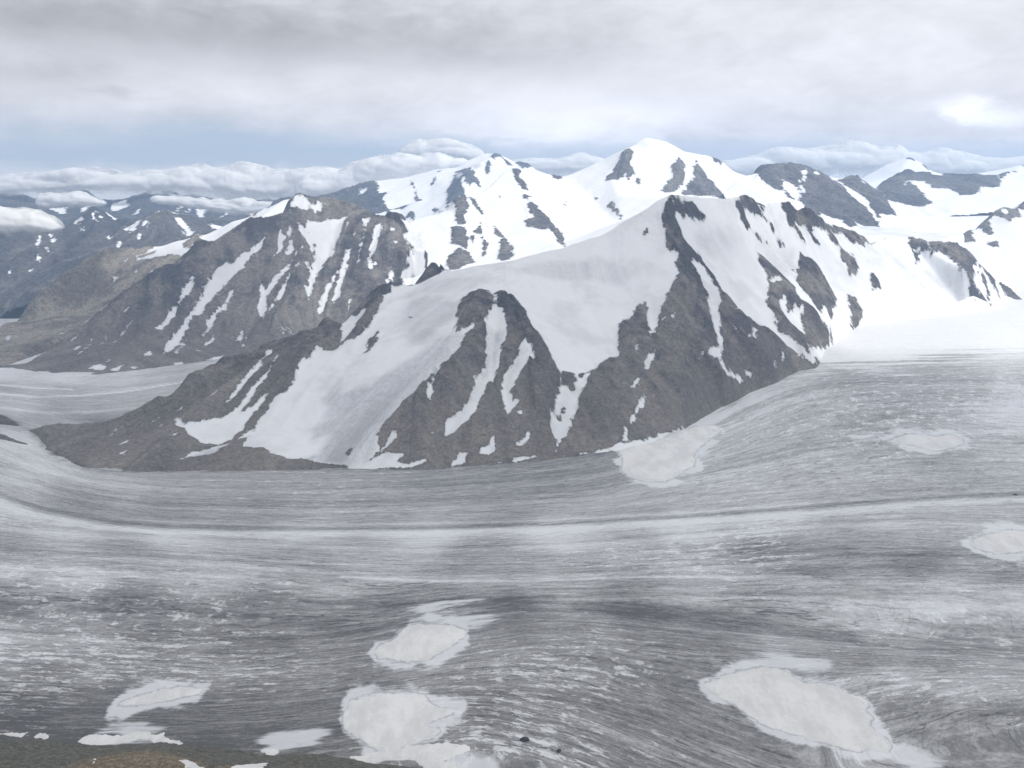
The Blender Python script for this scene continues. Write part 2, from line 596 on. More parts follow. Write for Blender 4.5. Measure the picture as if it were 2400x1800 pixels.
near_lines = [
    "X:1563,500,4300 1566,545,4220 1590,600,4130 1600,700,3930 1610,800,3700 1600,900,3440",
    "X:1350,700,3800 1350,820,3530 1310,900,3300 1300,1000,3090",
    "X:1190,690,3700 1250,800,3400 1290,880,3255 1285,970,3080",
    "X:1120,690,3700 1060,800,3370 1000,900,3160 900,1010,2980",
    "X:1160,760,3540 1130,860,3310 1060,1000,3000",
    "X:1000,690,3800 900,790,3530 800,910,3260 700,1010,3060",
    "X:900,690,3880 800,790,3600 650,920,3270 560,1010,3080",
    "X:700,800,3640 600,880,3390 500,960,3190",
    "X:1774,597,4620 1800,680,4400 1850,760,4230 1890,815,4110",
    "X:1870,605,4800 1920,680,4600 1950,760,4420",
    "X:1680,620,4330 1730,720,4140 1800,810,3980",
    "X:1700,700,4060 1690,800,3830 1700,890,3600",
    "X:1780,800,3990 1800,850,3860",
    "X:2000,640,4960 2030,690,4830",
    "X:2130,640,5150 2150,700,4990", "X:2260,640,5280 2280,690,5080",
    "X:1460,620,4020 1430,760,3720 1450,850,3480",
    "X:1480,800,3620 1470,950,3260",
]
near_base = ("M:-700,560 0,770 130,835 360,960 490,1130 620,1220 860,1300 1100,1345 1430,1350 2212,1345 H:0,1100 500,1105 800,1085 1360,1040 1790,985 "
             "2000,935 2212,850 I:130,770 250,700 430,610 610,540 760,465 870,450 F:930,1430 1010,1380 1120,1300 1300,1270 1500,1240 1800,1150 2000,1150 2200,1110 2330,1120")
near_polys = [
    (1, "E:2140,150 2000,225 1850,310 1700,400 1450,480 1100,560 900,595 690,640 560,715 390,770 330,850 440,960 740,940 770,870 830,820 900,785 940,780 965,830 "
        "980,840 1040,805 1090,815 1130,850 1190,920 1240,1020 1310,1110 1370,1240 1410,1320 1440,1380 1480,1330 1520,1370 1560,1340 1640,1310 1740,1240 1800,1190 "
        "1790,1100 1800,1020 1880,930 1930,870 1970,850 1990,900 1990,1010 2005,1080 2050,1010 2090,870 2150,750 2190,700 2160,620 2180,560 2110,500 2100,400 2080,310 2110,240"),
    (1, "E:440,960 420,770 330,780 250,880 200,990 110,1090 0,1150 G:2060,330 2000,390 1930,450 1915,520 1860,620 1790,640 1740,680 1720,740 1640,850 1560,960 1700,970 "
        "1760,1000 1850,1040 1960,1045 2212,1085 H:60,1095 180,1050 250,990 230,900 300,800 400,670 500,590 600,500 720,390 800,280 880,160 800,200 735,240 760,130 740,60"),
    (1, "E:0,990 80,930 160,920 90,1010 30,1090 0,1110"),
    (1, "G:1750,330 1640,460 1540,590 1470,690 1500,680 1600,560 1690,440 1770,350"),
    (1, "G:1800,390 1700,520 1600,640 1540,720 1450,780 1350,800 1200,830 1190,840 1230,900 1280,920 1290,940 1420,950 1500,920 1600,830 1620,780 1700,690 1750,610 1690,640 1640,700 1590,740 1560,750 1620,680 1750,500"),
    (1, "G:1230,1000 1300,990 1400,960 1470,950 1390,1000 1250,1030 1000,1085 1100,1055 1200,1030"),
    (1, "G:1520,940 1600,870 1680,820 1600,900"),
    (1, "G:1125,735 1180,708 1170,735 1140,745"), (1, "G:1015,835 1060,808 1080,812 1040,835"), (1, "G:1085,915 1160,880 1140,905"), (1, "G:1135,790 1160,800 1200,845 1160,840"),
    (1, "G:760,955 830,922 820,940"), (1, "G:770,1005 825,980 800,1010"), (1, "G:900,838 950,808 945,815"), (1, "G:980,815 1100,728 1040,790"), (1, "G:750,850 775,850 722,888"),
    (1, "G:1375,660 1435,600 1425,620"),
    # gullies on the front
    (1, "E:980,840 1040,810 1010,880 1050,920 1075,1060 1040,1170 1030,1250 1010,1320 960,1400 900,1500 870,1590 830,1640 H:740,890 690,900 665,920 665,830 690,790 750,790 820,700 880,590 870,540 920,490 940,400 930,330 945,240 925,160 950,110 985,60"),
    (1, "H:1150,310 1200,275 1240,300 1230,340 1265,350 1240,400 1160,500 1150,560 1100,640 1110,690 1150,700 1100,770 1075,800 1055,720 1035,640 1035,580 1060,510 1130,420"),
    (1, "H:1410,440 1440,480 1440,570 1480,590 1520,540 1560,520 1630,480 1590,590 1540,680 1500,780 1470,870 1430,930 1410,980 1380,1020 1390,930 1355,860 1350,800 1380,680 1410,580"),
    (-1, "H:1440,490 1500,500 1520,560 1505,620 1450,570 1430,530"),
    (-1, "H:1400,800 1440,690 1450,700 1415,810"),
    (1, "H:600,500 560,580 555,650 570,660 600,560 640,480"),
    (1, "H:1980,410 2030,385 2030,410 1960,490"), (1, "H:1940,530 1900,600 1855,680 1870,640 1910,550"), (1, "H:1960,660 1980,670 1900,820 1870,850 1860,820 1920,730"),
    (1, "H:1830,850 1860,850 1860,930 1800,940 1820,900"), (1, "H:2050,310 2090,300 2070,325"), (1, "H:1885,355 1920,338 1910,358"),
    (1, "H:890,980 940,970 990,930 980,1000 950,1020 890,1020"), (1, "H:1125,970 1220,905 1225,935 1170,972"), (1, "H:740,1060 770,1020 840,1008 805,1040 815,1070 710,1088"),
    (1, "H:0,1105 180,1050 260,1010 400,1000 410,1010 370,1050 430,1080 550,1050 555,1070 450,1095 200,1110"), (1, "H:990,1075 1270,1020 1280,1032 1100,1068"),
    (1, "H:1130,780 1170,760 1160,785"), (1, "H:1105,860 1125,870 1110,885"), (1, "H:530,905 590,880 580,890"),
    (1, "H:1390,1035 1640,990 1800,940 1880,930 2050,890 2212,840 2260,900 1900,1000 1790,990 1500,1025"),
    (1, "H:380,855 320,920 250,990 270,1000 340,930"),
    # right-hand snow slopes with rock islands
    (1, "F:-60,455 0,430 270,440 380,430 540,470 640,465 760,515 880,580 1080,655 1180,755 1310,690 1450,690 1580,730 1750,750 1850,815 1960,915 2050,990 2170,1100 2300,1200 2300,1420 1500,1420 1030,1420 900,1520 850,1545 "
        "720,1460 560,1330 460,1270 360,1190 290,1110 230,1030 180,920 110,810 20,760 -10,720 -30,640 -60,560"),
    (-1, "F:0,470 40,480 90,520 130,560 160,590 100,600 60,590 30,560 0,570 -60,530 -70,440"),
    (-1, "F:370,430 430,470 470,500 520,560 540,595 490,590 440,570 400,580 430,620 440,660 400,650 370,610 380,560 335,540 350,490"),
    (-1, "F:470,470 520,490 510,510 480,495"),
    (-1, "F:430,650 470,680 545,745 460,705"),
    (-1, "F:640,465 760,520 880,580 920,640 1080,660 1160,720 1180,775 1130,750 1060,730 1040,700 960,680 1000,740 1000,770 960,740 930,680 880,650 830,680 780,620 740,640 690,620 680,560 650,520"),
    (1, "F:720,530 760,545 750,560 720,545"),
    (-1, "F:800,660 840,690 885,755 840,725"), (-1, "F:725,640 740,650 800,755 760,710"), (-1, "F:565,615 590,640 580,650"), (-1, "F:620,730 650,750 630,745"),
    (-1, "F:480,820 520,840 580,900 660,980 720,1050 760,1130 830,1180 880,1240 950,1330 985,1390 930,1420 830,1430 810,1465 740,1430 680,1380 620,1320 590,1240 545,1150 560,1040 530,940 490,880"),
    (1, "F:560,1010 630,985 640,1020 590,1030"), (1, "F:610,1140 660,1130 680,1210 720,1190 780,1180 765,1250 790,1330 800,1380 740,1320 680,1260"), (1, "F:560,1170 600,1280 630,1310 590,1230"),
    (-1, "F:770,840 830,870 880,910 910,960 960,1030 990,1100 980,1160 960,1200 890,1210 840,1150 780,1080 740,1000 745,940 760,880"),
    (1, "F:780,1080 840,1150 830,1110"), (-1, "F:700,910 720,910 715,930"),
    (-1, "F:1020,790 1060,820 1100,830 1135,890 1130,960 1080,960 1060,900 1030,870"),
    (-1, "F:1070,1085 1120,1110 1160,1180 1150,1250 1110,1300 1090,1290 1100,1200 1080,1130"),
    (-1, "F:1235,950 1260,990 1280,1040 1230,1055 1220,1010"),
    (-1, "F:1190,760 1220,735 1260,705 1310,698 1300,712 1250,725 1225,755 1200,770"),
    (-1, "F:1450,690 1580,730 1590,790 1530,790 1480,770"), (-1, "F:1480,770 1530,810 1530,870 1510,880"),
    (-1, "F:1590,725 1750,755 1850,820 1960,920 2010,980 2060,1110 1990,1000 1930,910 1890,950 1880,1010 1810,990 1780,900 1720,840 1660,810 1610,830"),
    (-1, "F:1850,1010 1900,1050 1970,1115 1900,1130 1840,1060"), (-1, "F:1930,930 1960,980 1995,1140 1970,1050"), (-1, "F:2050,990 2130,1030 2175,1110 2080,1085 2060,1030"),
    (1, "F:1880,910 1930,905 1920,960 1890,950"),
    # streaks in the rock rib
    (1, "F:20,860 70,850 110,880 150,930 190,1000 250,1110 262,1140 240,1220 245,1300 260,1420 250,1480 290,1570 350,1590 400,1640 370,1650 280,1580 230,1480 150,1440 220,1400 190,1300 175,1200 160,1090 100,980 60,900"),
    (1, "F:410,1370 440,1350 480,1335 470,1390 450,1380 430,1415"), (1, "F:395,1565 430,1555 460,1590 440,1620"), (1, "F:580,1530 605,1500 610,1560 590,1600"), (1, "F:630,1530 650,1490 660,1540"),
    (1, "F:315,1230 360,1210 340,1240"), (1, "F:320,1310 345,1300 340,1325"), (1, "F:70,1520 95,1535 125,1510 105,1555"), (1, "F:10,1530 30,1540 35,1555"),
    (1, "E:2125,985 2165,970 2150,1010"), (1, "E:2070,1000 2100,990 2085,1015"),
    (-1, "E:1955,400 1995,375 1990,420 1965,430"), (-1, "E:240,1030 200,1080 150,1180 175,1180 230,1090"),
    (-1, "H:30,1000 60,970 50,1010"),
]
mountain('mountain', 'grey rock massif with a broad snow cap and snow gullies rising between the two glaciers in the middle', 6.0, (-2300, 3350), (2640, 6000),
         near_sky, near_lines, near_base, near_polys, True, MAT_NEAR, scatter=2.1, amp=(9, 8, 42), seed=3, names=('rock_face', 'snow_field'), min_part=40,
         ice=((0.85, 'G:2212,540 2100,650 2130,700 2110,800 2030,850 2020,920 2100,890 2130,900 2060,1010 1960,1050 2212,1090 H:60,1095 180,1050 230,900 300,800 500,590 640,480 800,280 740,235 640,250 560,330 420,420 330,470 200,560 0,620'),
              (0.55, 'E:430,860 560,800 780,870 740,940 640,1010 640,1060 560,1110 440,1130 420,1000'), (0.35, 'E:330,850 560,720 800,690 1000,700 800,790 600,800'),
              (0.7, 'H:945,180 1060,220 1060,280 960,500 860,700 760,830 800,700 900,520 930,330'), (0.6, 'H:1150,330 1220,350 1150,480 1080,620 1050,600 1100,460'),
              (0.75, 'G:950,1085 1200,1030 1420,960 1560,970 1850,1045 2212,1090 2212,1120 900,1120'),
              (0.45, 'E:1100,640 1450,580 1700,560 1900,640 1850,720 1500,720 1300,700'), (0.4, 'F:60,660 300,640 420,720 340,800 200,800 100,760'), (0.45, 'F:560,780 720,800 740,930 640,960 560,880'),
              (0.5, 'F:1380,860 1560,900 1800,960 1860,1080 1800,1130 1500,1140 1450,1000')))

# ---- rock ridge to the left, across the glacier arm
left_sky = ("X:60,850,4560 D:300,1170,4820 560,1030,4980 600,980,5020 800,810,5200 980,690,5340 1190,570,5560 1240,530,5590 1280,485,5640 1380,470,5720 1500,430,5800 1620,335,5900 1750,310,5960 "
            "1850,280,6030 1880,200,6120 1930,165,6180 2160,165,6250 2212,200,6230 E:60,240,6190 120,270,6160 300,265,6080 360,285,6020 430,335,5960 500,400,5880 560,520,5700 560,640,5500 540,760,5300")
left_lines = [
    "X:669,515,5960 640,600,5700 560,720,5330 500,800,5000",
    "X:780,480,6180 790,530,6000 760,640,5600 740,740,5290",
    "X:730,520,6000 735,600,5700 700,700,5350 640,790,5040",
    "X:900,510,6010 880,600,5700 850,690,5400",
    "X:460,600,5560 400,690,5260 330,790,4920",
]
left_base = "M:-100,270 0,270 110,275 260,300 400,335 560,335 1000,345 1400,300 D:1200,1250 1450,1215 1740,1155 X:700,832,5060 800,826,5100 900,820,5080 980,800,5060"
left_polys = [
    (1, "D:1720,455 1690,510 1620,600 1540,680 1420,790 1370,870 1320,930 1260,970 1220,1050 1170,1110 1110,1170 1050,1195 1080,1110 1170,1030 1240,940 1300,850 1310,790 1370,700 1420,630 1500,620 1560,570 1650,490"),
    (1, "D:1280,680 1230,740 1190,780 1160,840 1120,900 1080,970 1040,1010 1000,1030 1000,1050 1050,1050 1110,1000 1160,950 1190,870 1250,780"),
    (1, "D:1530,780 1490,800 1440,890 1380,960 1330,1030 1310,1095 1360,1050 1420,960 1480,870"),
    (1, "D:1690,755 1680,950 1705,1000 1730,900 1720,790"), (1, "D:1920,540 1860,620 1780,720 1720,800 1730,830 1830,700 1900,620"),
    (1, "D:1880,690 1830,760 1790,830 1740,930 1790,870 1850,780"), (1, "D:1820,425 1790,480 1800,540 1750,590 1830,520 1840,450"),
    (1, "D:1870,390 1890,400 1870,450 1920,510 1880,555 1855,540 1880,470"),
    (1, "D:1990,330 2212,315 E:35,310 0,420 D:2150,560 2090,650 2060,670 2050,700 2030,760 2000,870 1990,790 2010,700 1980,600 2020,640 2030,560 2040,480 1990,400"),
    (1, "D:1910,340 1960,370 2000,400 2040,440 2030,560 1990,490 1940,420"),
    (1, "E:130,310 200,290 150,430 130,560 105,650 120,500 140,400"), (1, "E:210,370 265,345 230,470 200,570 210,620 240,610 180,695 180,600 190,480"),
    (1, "E:20,530 60,530 40,640 0,740 D:2190,800 2160,850 2200,655"), (1, "D:2200,655 2120,760 2075,880 2070,950 2100,920 2150,780"), (1, "D:2212,720 2150,850 2160,920 2200,820"),
    (1, "D:1570,1030 1590,1050 1560,1110 1530,1100"), (1, "D:1000,1145 925,1210 975,1195"), (1, "D:890,980 680,1172 705,1160 880,1000"), (1, "D:905,815 800,940 830,920"),
    (1, "D:1220,1090 1115,1190 1150,1188"), (1, "D:1330,1120 1285,1168 1350,1125 1390,1080"), (1, "D:570,1280 650,1255 700,1270 660,1292"), (1, "D:800,1260 715,1300 755,1300"),
    (1, "D:1450,1195 1330,1225 1350,1235 1430,1225"), (1, "D:600,1120 478,1212 500,1208"), (1, "D:690,1228 740,1222 700,1242"), (1, "D:850,1282 930,1268 870,1288"), (1, "D:1120,1255 1190,1243 1150,1260"),
    (1, "D:1010,1270 1060,1260 1040,1278"), (1, "D:455,1110 490,1100 470,1120"), (1, "D:470,1165 510,1150 490,1170"), (1, "D:635,1140 690,1090 660,1130"),
    (1, "D:1880,250 1930,180 1990,180 2000,240 1960,260 1920,240"), (1, "D:2020,230 2060,190 2090,230 2050,250"), (1, "D:2110,170 2160,165 2140,210"), (1, "D:1880,270 1910,300 1890,290"),
    (1, "E:40,880 75,830 60,920 70,930 50,910"), (1, "E:300,740 330,700 320,730"), (1, "E:80,390 95,400 75,470"), (1, "E:40,370 48,375 35,430"), (1, "D:1960,530 1985,540 1970,550"), (1, "D:1910,630 1935,640 1920,650"),
    (1, "D:1690,1160 1750,1150 1600,1180 1560,1190"), (1, "D:1510,1180 1600,1090 1560,1150"),
    (1, "O:940,690 950,720 905,742 942,800 880,822 960,910 995,970 930,1030 950,1100 938,1160 870,1150 860,1190 900,1260 1000,1400 1300,1400 1300,700 1000,640"),
    (1, "O:795,765 820,765 825,795 800,800"), (1, "O:815,1055 855,1030 850,1055"), (1, "O:760,1245 790,1200 815,1190 790,1230"), (1, "O:835,905 850,895 838,930"), (1, "O:735,890 745,885 740,920"),
]
mountain('mountain', 'brown-grey rock ridge striped with thin snow gullies beyond the left glacier arm', 8.0, (-2700, -350), (4250, 7250),
         left_sky, left_lines, left_base, left_polys, True, MAT_LEFT, amp=(10, 9, 50), seed=13, names=('rock_face', 'snow_gully'), scatter=1.7, min_part=30)

# ---- brown spur and snow shoulder behind that ridge
spur_sky = ("X:-160,850,4550 -60,800,5100 D:60,990,5600 180,870,5750 330,750,6000 480,650,6250 640,540,6400 760,505,6500 870,530,6560 890,555,6620 1040,500,6700 1150,460,6740 1300,425,6780 1400,385,6820 "
            "1500,335,6860 1620,298,6880 1700,258,6920 1850,185,6980 1950,160,7000 2100,260,7000")
spur_lines = ["X:300,604,6420 420,600,6300 520,585,6400", "X:280,600,6450 200,720,6000 110,800,5000", "X:380,640,6100 280,730,5700 180,800,5050", "X:330,610,6350 270,690,5950"]
spur_base = "X:-220,856 -100,860 0,862 60,868 130,874 230,890,5000 330,820,5350 450,740,5700 560,680,5950 700,640,6200"
spur_polys = [
    (1, "D:880,560 1040,490 1150,450 1300,415 1400,375 1500,325 1620,290 1700,250 1850,175 2000,150 2000,330 1740,310 1600,400 1500,440 1330,500 1230,540 1190,560 1050,550 960,570 890,580"),
    (-1, "D:1190,470 1300,425 1290,450 1200,495"), (-1, "D:1350,480 1450,420 1620,325 1500,385 1400,475"), (-1, "D:1200,500 1280,480 1320,520 1260,530"), (-1, "D:890,560 1010,520 1000,535 920,570"), (-1, "D:1620,280 1690,255 1650,300"),
    (1, "D:800,592 830,578 812,600"), (1, "D:870,675 885,648 860,705"), (1, "D:690,835 720,780 700,822"), (1, "D:825,795 880,740 850,792"), (1, "D:540,988 595,958 560,988"), (1, "D:325,1090 460,1042 370,1082"),
    (1, "D:45,1070 70,1068 65,1100 45,1102"), (1, "D:120,992 155,962 145,980"), (1, "D:670,860 685,830 680,855"), (1, "D:500,1005 530,990 510,1008"), (1, "D:740,690 765,690 735,720"), (1, "D:975,690 990,670 975,715"),
]
mountain('mountain', 'tan-brown scree spur with a snow shoulder at the far left behind the striped ridge', 9.0, (-3300, -900), (4400, 8200),
         spur_sky, spur_lines, spur_base, spur_polys, True, MAT_SPUR, scatter=2.2, amp=(10, 9, 46), seed=23, names=('scree_slope', 'snow_field'), min_part=30)

# ---- the big white summit
main_sky = ("B:250,1530,6500 430,1440,6700 690,1360,6950 740,1290,7020 850,1272,7100 950,1210,7300 1050,1110,7550 1110,1083,7620 1150,1108,7700 1300,1120,7850 1430,1145,7950 1550,1105,8020 1700,1030,8100 "
            "1880,945,8160 1950,890,8200 1990,883,8210 2100,908,8240 2180,970,8270 C:0,978,8270 150,1003,8300 240,1045,8310 310,1100,8320 400,1130,8330 500,1165,8330 640,1250,8300")
main_lines = ["X:1201,394,7600 1225,440,7280 1240,470,7050 1290,510,6780 1320,570,6420",
              "X:1068,470,6990 1075,500,6780 1070,560,6380 1062,610,6000",
              "X:1110,480,7000 1150,540,6580 1190,585,6200",
              "X:1120,462,7090 1180,470,7020 1210,500,6850 1260,560,6350",
              "X:1350,430,7750 1400,480,7300 1450,520,6800",
              "X:1476,351,8000 1433,416,7650 1450,460,7250", "X:1625,370,8150 1660,420,7850 1690,470,7450", "X:1560,380,8000 1570,440,7600",
              "X:1000,560,6380 950,600,6050 960,640,5800", "X:1760,440,8100 1790,480,7500", "X:1530,350,8080"]
main_base = "X:890,640,5900 930,670,5700 1000,650,5700 1060,635,5700 1125,625,5750 1200,612,5850 1330,582,6050 1450,540,6250 1530,495,6400 1600,475,6500 1740,480,6700 1850,505,6800 1930,530,6800 2000,560,6500"
main_polys = [
    (-1, "B:1870,965 1890,980 1870,1040 1890,1120 1860,1170 1850,1120 1790,1160 1715,1168 1750,1120 1800,1050 1830,990"),
    (-1, "B:2190,1020 2212,1050 2212,1200 2150,1250 2070,1240 2110,1180 2140,1160 2150,1080"), (-1, "F:-10,230 20,260 0,330 -60,420 -30,330"), (-1, "F:85,212 120,270 170,340 220,400 275,455 0,435 50,360 75,280 65,265"),
    (-1, "F:415,350 450,400 535,480 440,465 430,420"), (-1, "F:150,175 210,188 240,215 300,260 312,272 250,238 200,218"), (-1, "B:1120,1090 1140,1100 1150,1150 1190,1190 1205,1232 1180,1222 1130,1150"),
    (-1, "B:1980,878 2030,885 2025,903"), (-1, "B:2085,900 2150,928 2190,970 2130,928"), (-1, "B:1310,1115 1400,1135 1430,1150 1400,1162 1350,1132"), (-1, "B:1920,1160 1935,1160 1925,1200 1915,1180"),
    (-1, "E:1215,200 1260,240 1330,310 1390,370 1370,390 1330,380 1280,385 1210,365 1185,330 1250,310 1230,280 1205,240"), (-1, "E:1390,370 1430,420 1455,495 1410,470 1395,420"), (-1, "E:1180,165 1215,175 1210,200 1180,185"),
    (-1, "E:1740,198 1770,230 1800,270 1822,300 1810,320 1780,280 1735,240"), (-1, "E:690,230 730,190 800,180 820,260 780,300 800,350 760,360 740,310 760,250"), (-1, "E:720,380 800,380 820,450 810,540 790,500 720,480 715,420"),
    (-1, "E:690,560 760,510 830,540 870,610 690,650"), (-1, "E:830,180 870,210 890,260 920,290 880,245"), (-1, "E:900,330 920,380 900,420 860,410 890,370"), (-1, "E:910,420 950,480 940,530 920,560 920,480"),
    (-1, "E:990,360 1050,430 1110,490 1120,560 1060,590 1010,580 1020,500 1040,440 990,410"), (-1, "E:1070,550 1060,582 1085,582"), (-1, "B:1015,1275 1025,1270 1022,1285"), (-1, "E:1640,175 1655,185 1645,190"),
    (-1, "E:1445,215 1452,212 1450,228"), (-1, "E:845,440 855,430 850,480"), (-1, "E:930,330 945,350 940,370"), (-1, "E:820,560 900,610 870,610"),
]
mountain('mountain', 'tall snow-covered summit with dark rock ribs behind the near massif, the highest peak in view', 12.0, (-1500, 2700), (5200, 9700),
         main_sky, main_lines, main_base, main_polys, False, MAT_PEAK, scatter=2.0, amp=(14, 10, 40), seed=33, names=('snow_face', 'rock_outcrop'), floor=100, apron=(500, 260), backs=((400, -260), (1300, -900)), min_part=14, blur_s=1.3)

# ---- dark ridges around the snow basin at the right
r1_sky = "F:230,450,7350 330,345,7600 405,300,7750 480,248,7900 600,260,7960 690,233,8000 800,250,8000 900,300,7980 990,350,7950 1030,330,8150 1100,313,8200 1180,350,8200 1240,400,8150 1330,480,8000 1400,590,7600"
r1_lines = ["F:690,260,7900 800,430,7400 880,560,7000", "F:900,310,7900 1060,480,7400 1240,640,6900", "F:1100,330,8100 1230,450,7700 1370,575,7250", "F:600,330,7700 760,520,7000", "F:1000,370,7850 1180,520,7400 1260,590,7050"]
r1_base = "F:300,470,6900 530,500,6850 770,580,6750 900,610,6720 1000,640,6700 1100,660,6700 1250,660,6750 1290,610,6950 1390,590,7150 1450,590,7300"
r1_polys = [
    (-1, "F:405,295 480,240 600,252 690,228 800,243 900,293 990,345 1080,440 1180,530 1230,580 1270,640 1200,645 1100,590 1145,640 1090,652 1000,600 900,560 890,575 800,530 760,470 770,420 700,370 650,340 640,400 600,400 540,360 480,300 440,300"),
    (-1, "F:1000,343 1100,308 1180,345 1240,395 1330,490 1385,577 1290,570 1260,590 1220,520 1140,430 1060,390"), (-1, "F:670,405 715,465 690,455"),
    (1, "F:1050,405 1085,425 1075,440"), (1, "F:760,290 800,270 810,330 780,360"), (1, "F:850,300 880,300 870,320"), (1, "F:740,350 770,360 800,440 780,430"), (1, "F:1130,430 1200,480 1230,540 1200,510"), (1, "F:940,320 990,360 970,365"),
    (1, "F:1140,345 1180,365 1170,380"), (1, "F:1095,590 1145,645 1180,640"),
]
mountain('mountain', 'dark jagged rock ridge right of the highest summit, beyond the snow basin', 12.0, (1500, 3900), (6400, 9500), r1_sky, r1_lines, r1_base, r1_polys, False, MAT_DARK,
         scatter=2.0, amp=(14, 11, 40), seed=43, names=('snow_face', 'rock_outcrop'), floor=300, apron=(300, 60), backs=((400, -260), (1300, -800)), min_part=14)
r2_sky = "F:1150,430,9100 1240,400,9150 1330,350,9300 1390,300,9400 1450,272,9500 1600,285,9550 1700,298,9550 1900,300,9550 2030,310,9600 2100,292,9650 2212,278,9700 2400,250,9750 2700,300,9700"
r2_lines = ["F:1480,300,9350 1500,370,8800 1600,480,8300", "F:1400,320,9250 1420,400,8700 1460,490,8250", "F:1700,320,9350 1760,400,8700", "F:1950,320,9350 2000,390,8800", "F:2150,330,9400 2300,380,8900"]
r2_base = "F:1100,470,8400 1250,480,8300 1310,495,8200 1450,520,8100 1560,530,8050 1650,500,8150 1800,480,8200 1950,470,8250 2100,450,8300 2300,450,8300 2600,450,8300"
r2_polys = [
    (-1, "F:1250,395 1330,345 1390,292 1450,266 1600,280 1700,290 1900,295 2050,312 2060,380 1940,390 1900,430 1800,440 1740,400 1620,390 1560,350 1470,345 1500,370 1560,420 1615,490 1560,515 1440,500 1310,470"),
    (1, "F:1600,275 1690,292 1680,312 1620,305"), (1, "F:1420,400 1450,350 1440,390"), (-1, "F:2040,312 2110,290 2090,320 2050,345"), (1, "F:1270,420 1300,440 1290,470"), (-1, "F:2090,285 2212,280 2150,290"),
]
mountain('mountain', 'long dark rock wall above the snow basin at the far right', 14.0, (2700, 6300), (7600, 11000), r2_sky, r2_lines, r2_base, r2_polys, False, MAT_DARK,
         scatter=2.0, amp=(14, 11, 38), seed=53, names=('snow_face', 'rock_outcrop'), floor=350, apron=(300, 60), backs=((400, -260), (1300, -800)), min_part=14)
rm_sky = "F:1600,850,5950 1700,790,6050 1755,745,6150 1800,705,6220 1850,663,6280 1910,658,6330 1950,608,6380 1972,608,6400 2000,560,6450 2040,528,6500 2070,513,6520 2160,528,6560 2212,478,6620 2300,430,6700 2500,400,6800"
rm_lines = ["F:1850,690,6200 1900,760,6050 2000,850,5850", "F:1960,640,6330 2010,700,6200 2100,850,5900", "F:2100,550,6440 2150,620,6300 2200,750,6080", "F:2300,480,6600 2350,700,6150"]
rm_base = "F:1600,870,5850 1750,860,5800 1850,900,5750 1960,1000,5700 2050,1060,5650 2200,1170,5560 2400,1200,5500"
rm_polys = [
    (-1, "F:1755,742 1830,675 1860,662 1900,740 1800,748"), (-1, "F:1905,655 1950,602 1975,604 2015,685 1990,695"), (-1, "F:1980,600 2010,540 2060,508 2160,522 2212,590 2150,580 2130,610 2080,600 2040,570"), (1, "F:2060,530 2100,530 2110,560 2070,550"),
    (-1, "F:2165,525 2212,472 2260,450 2240,540"), (-1, "F:1970,757 2030,728 2052,767 2010,768"),
]
mountain('mountain', 'small snowy hump with three dark rock knolls at the right edge', 8.0, (1500, 3900), (5200, 7700), rm_sky, rm_lines, rm_base, rm_polys, False, MAT_PEAK,
         amp=(7, 5, 8), seed=63, names=('snow_face', 'rock_outcrop'), floor=100, apron=(300, 160), backs=((300, -60), (1000, -300)), min_part=14)

# ---- distant peaks
fc_sky = ("B:-450,1320,11200 -300,1290,11300 0,1250,11400 100,1215,11450 230,1165,11500 420,1150,11500 600,1100,11550 760,1078,11600 830,1028,11650 920,992,11700 1000,988,11700 1070,1028,11650 1110,1073,11600 1125,1045,11800 1180,1048,11800 1230,1075,11800 1262,1103,11750 1420,1150,11700 1700,1180,11600")
fc_lines = ["B:1000,1000,11600 900,1060,11200 800,1150,10700 720,1300,10100", "B:760,1100,11400 700,1250,10600 650,1350,10200", "B:460,1170,11300 500,1280,10700 520,1340,10400", "B:600,1130,11350 560,1300,10600", "B:880,1100,11200 900,1220,10500",
            "B:230,1180,11400 260,1280,10800 300,1370,10400", "B:0,1270,11300 20,1350,10800"]
fc_base = "B:-600,1420,10300 -300,1440,10200 0,1440,10200 300,1480,10000 500,1480,9800 700,1480,9700 1000,1420,9800 1300,1350,10000 1700,1300,10300"
fc_polys = [
    (-1, "B:750,1110 830,1095 870,1130 890,1180 920,1225 860,1200 830,1210 790,1180 770,1150"), (-1, "B:740,1140 770,1170 785,1220 805,1285 720,1310 680,1345 690,1240 720,1180"), (-1, "B:975,1000 1010,985 1045,1020 990,1032 960,1022"),
    (-1, "B:930,1050 960,1040 972,1080 950,1125 925,1092"), (-1, "B:1040,1018 1112,1075 1090,1082"), (-1, "B:1108,1040 1180,1045 1265,1105 1170,1092"), (-1, "B:450,1170 480,1220 500,1290 520,1300 495,1305 460,1225"), (-1, "B:612,1150 592,1202 585,1205 600,1165"),
    (-1, "B:622,1112 655,1103 630,1122"), (-1, "B:-500,1330 0,1240 230,1170 240,1270 280,1375 130,1410 -400,1420"), (-1, "B:230,1265 290,1245 260,1290 330,1385 270,1375"), (-1, "B:410,1420 460,1355 470,1430"), (-1, "B:600,1345 652,1372 620,1402"),
    (1, "B:120,1220 160,1240 130,1320"), (1, "B:770,1130 790,1150 800,1190 780,1180"), (-1, "B:1262,1100 1420,1148 1350,1130"), (-1, "B:330,1360 450,1320 400,1350"),
]
mountain('mountain', 'distant icy peak with blue rock buttresses left of the highest summit, half under cloud', 17.0, (-3400, 2600), (9200, 13000), fc_sky, fc_lines, fc_base, fc_polys, False, MAT_FAR,
         amp=(20, 13, 55), seed=73, names=('snow_face', 'rock_outcrop'), floor=200, apron=(600, 300), backs=((500, -350), (1300, -1000)), min_part=14)
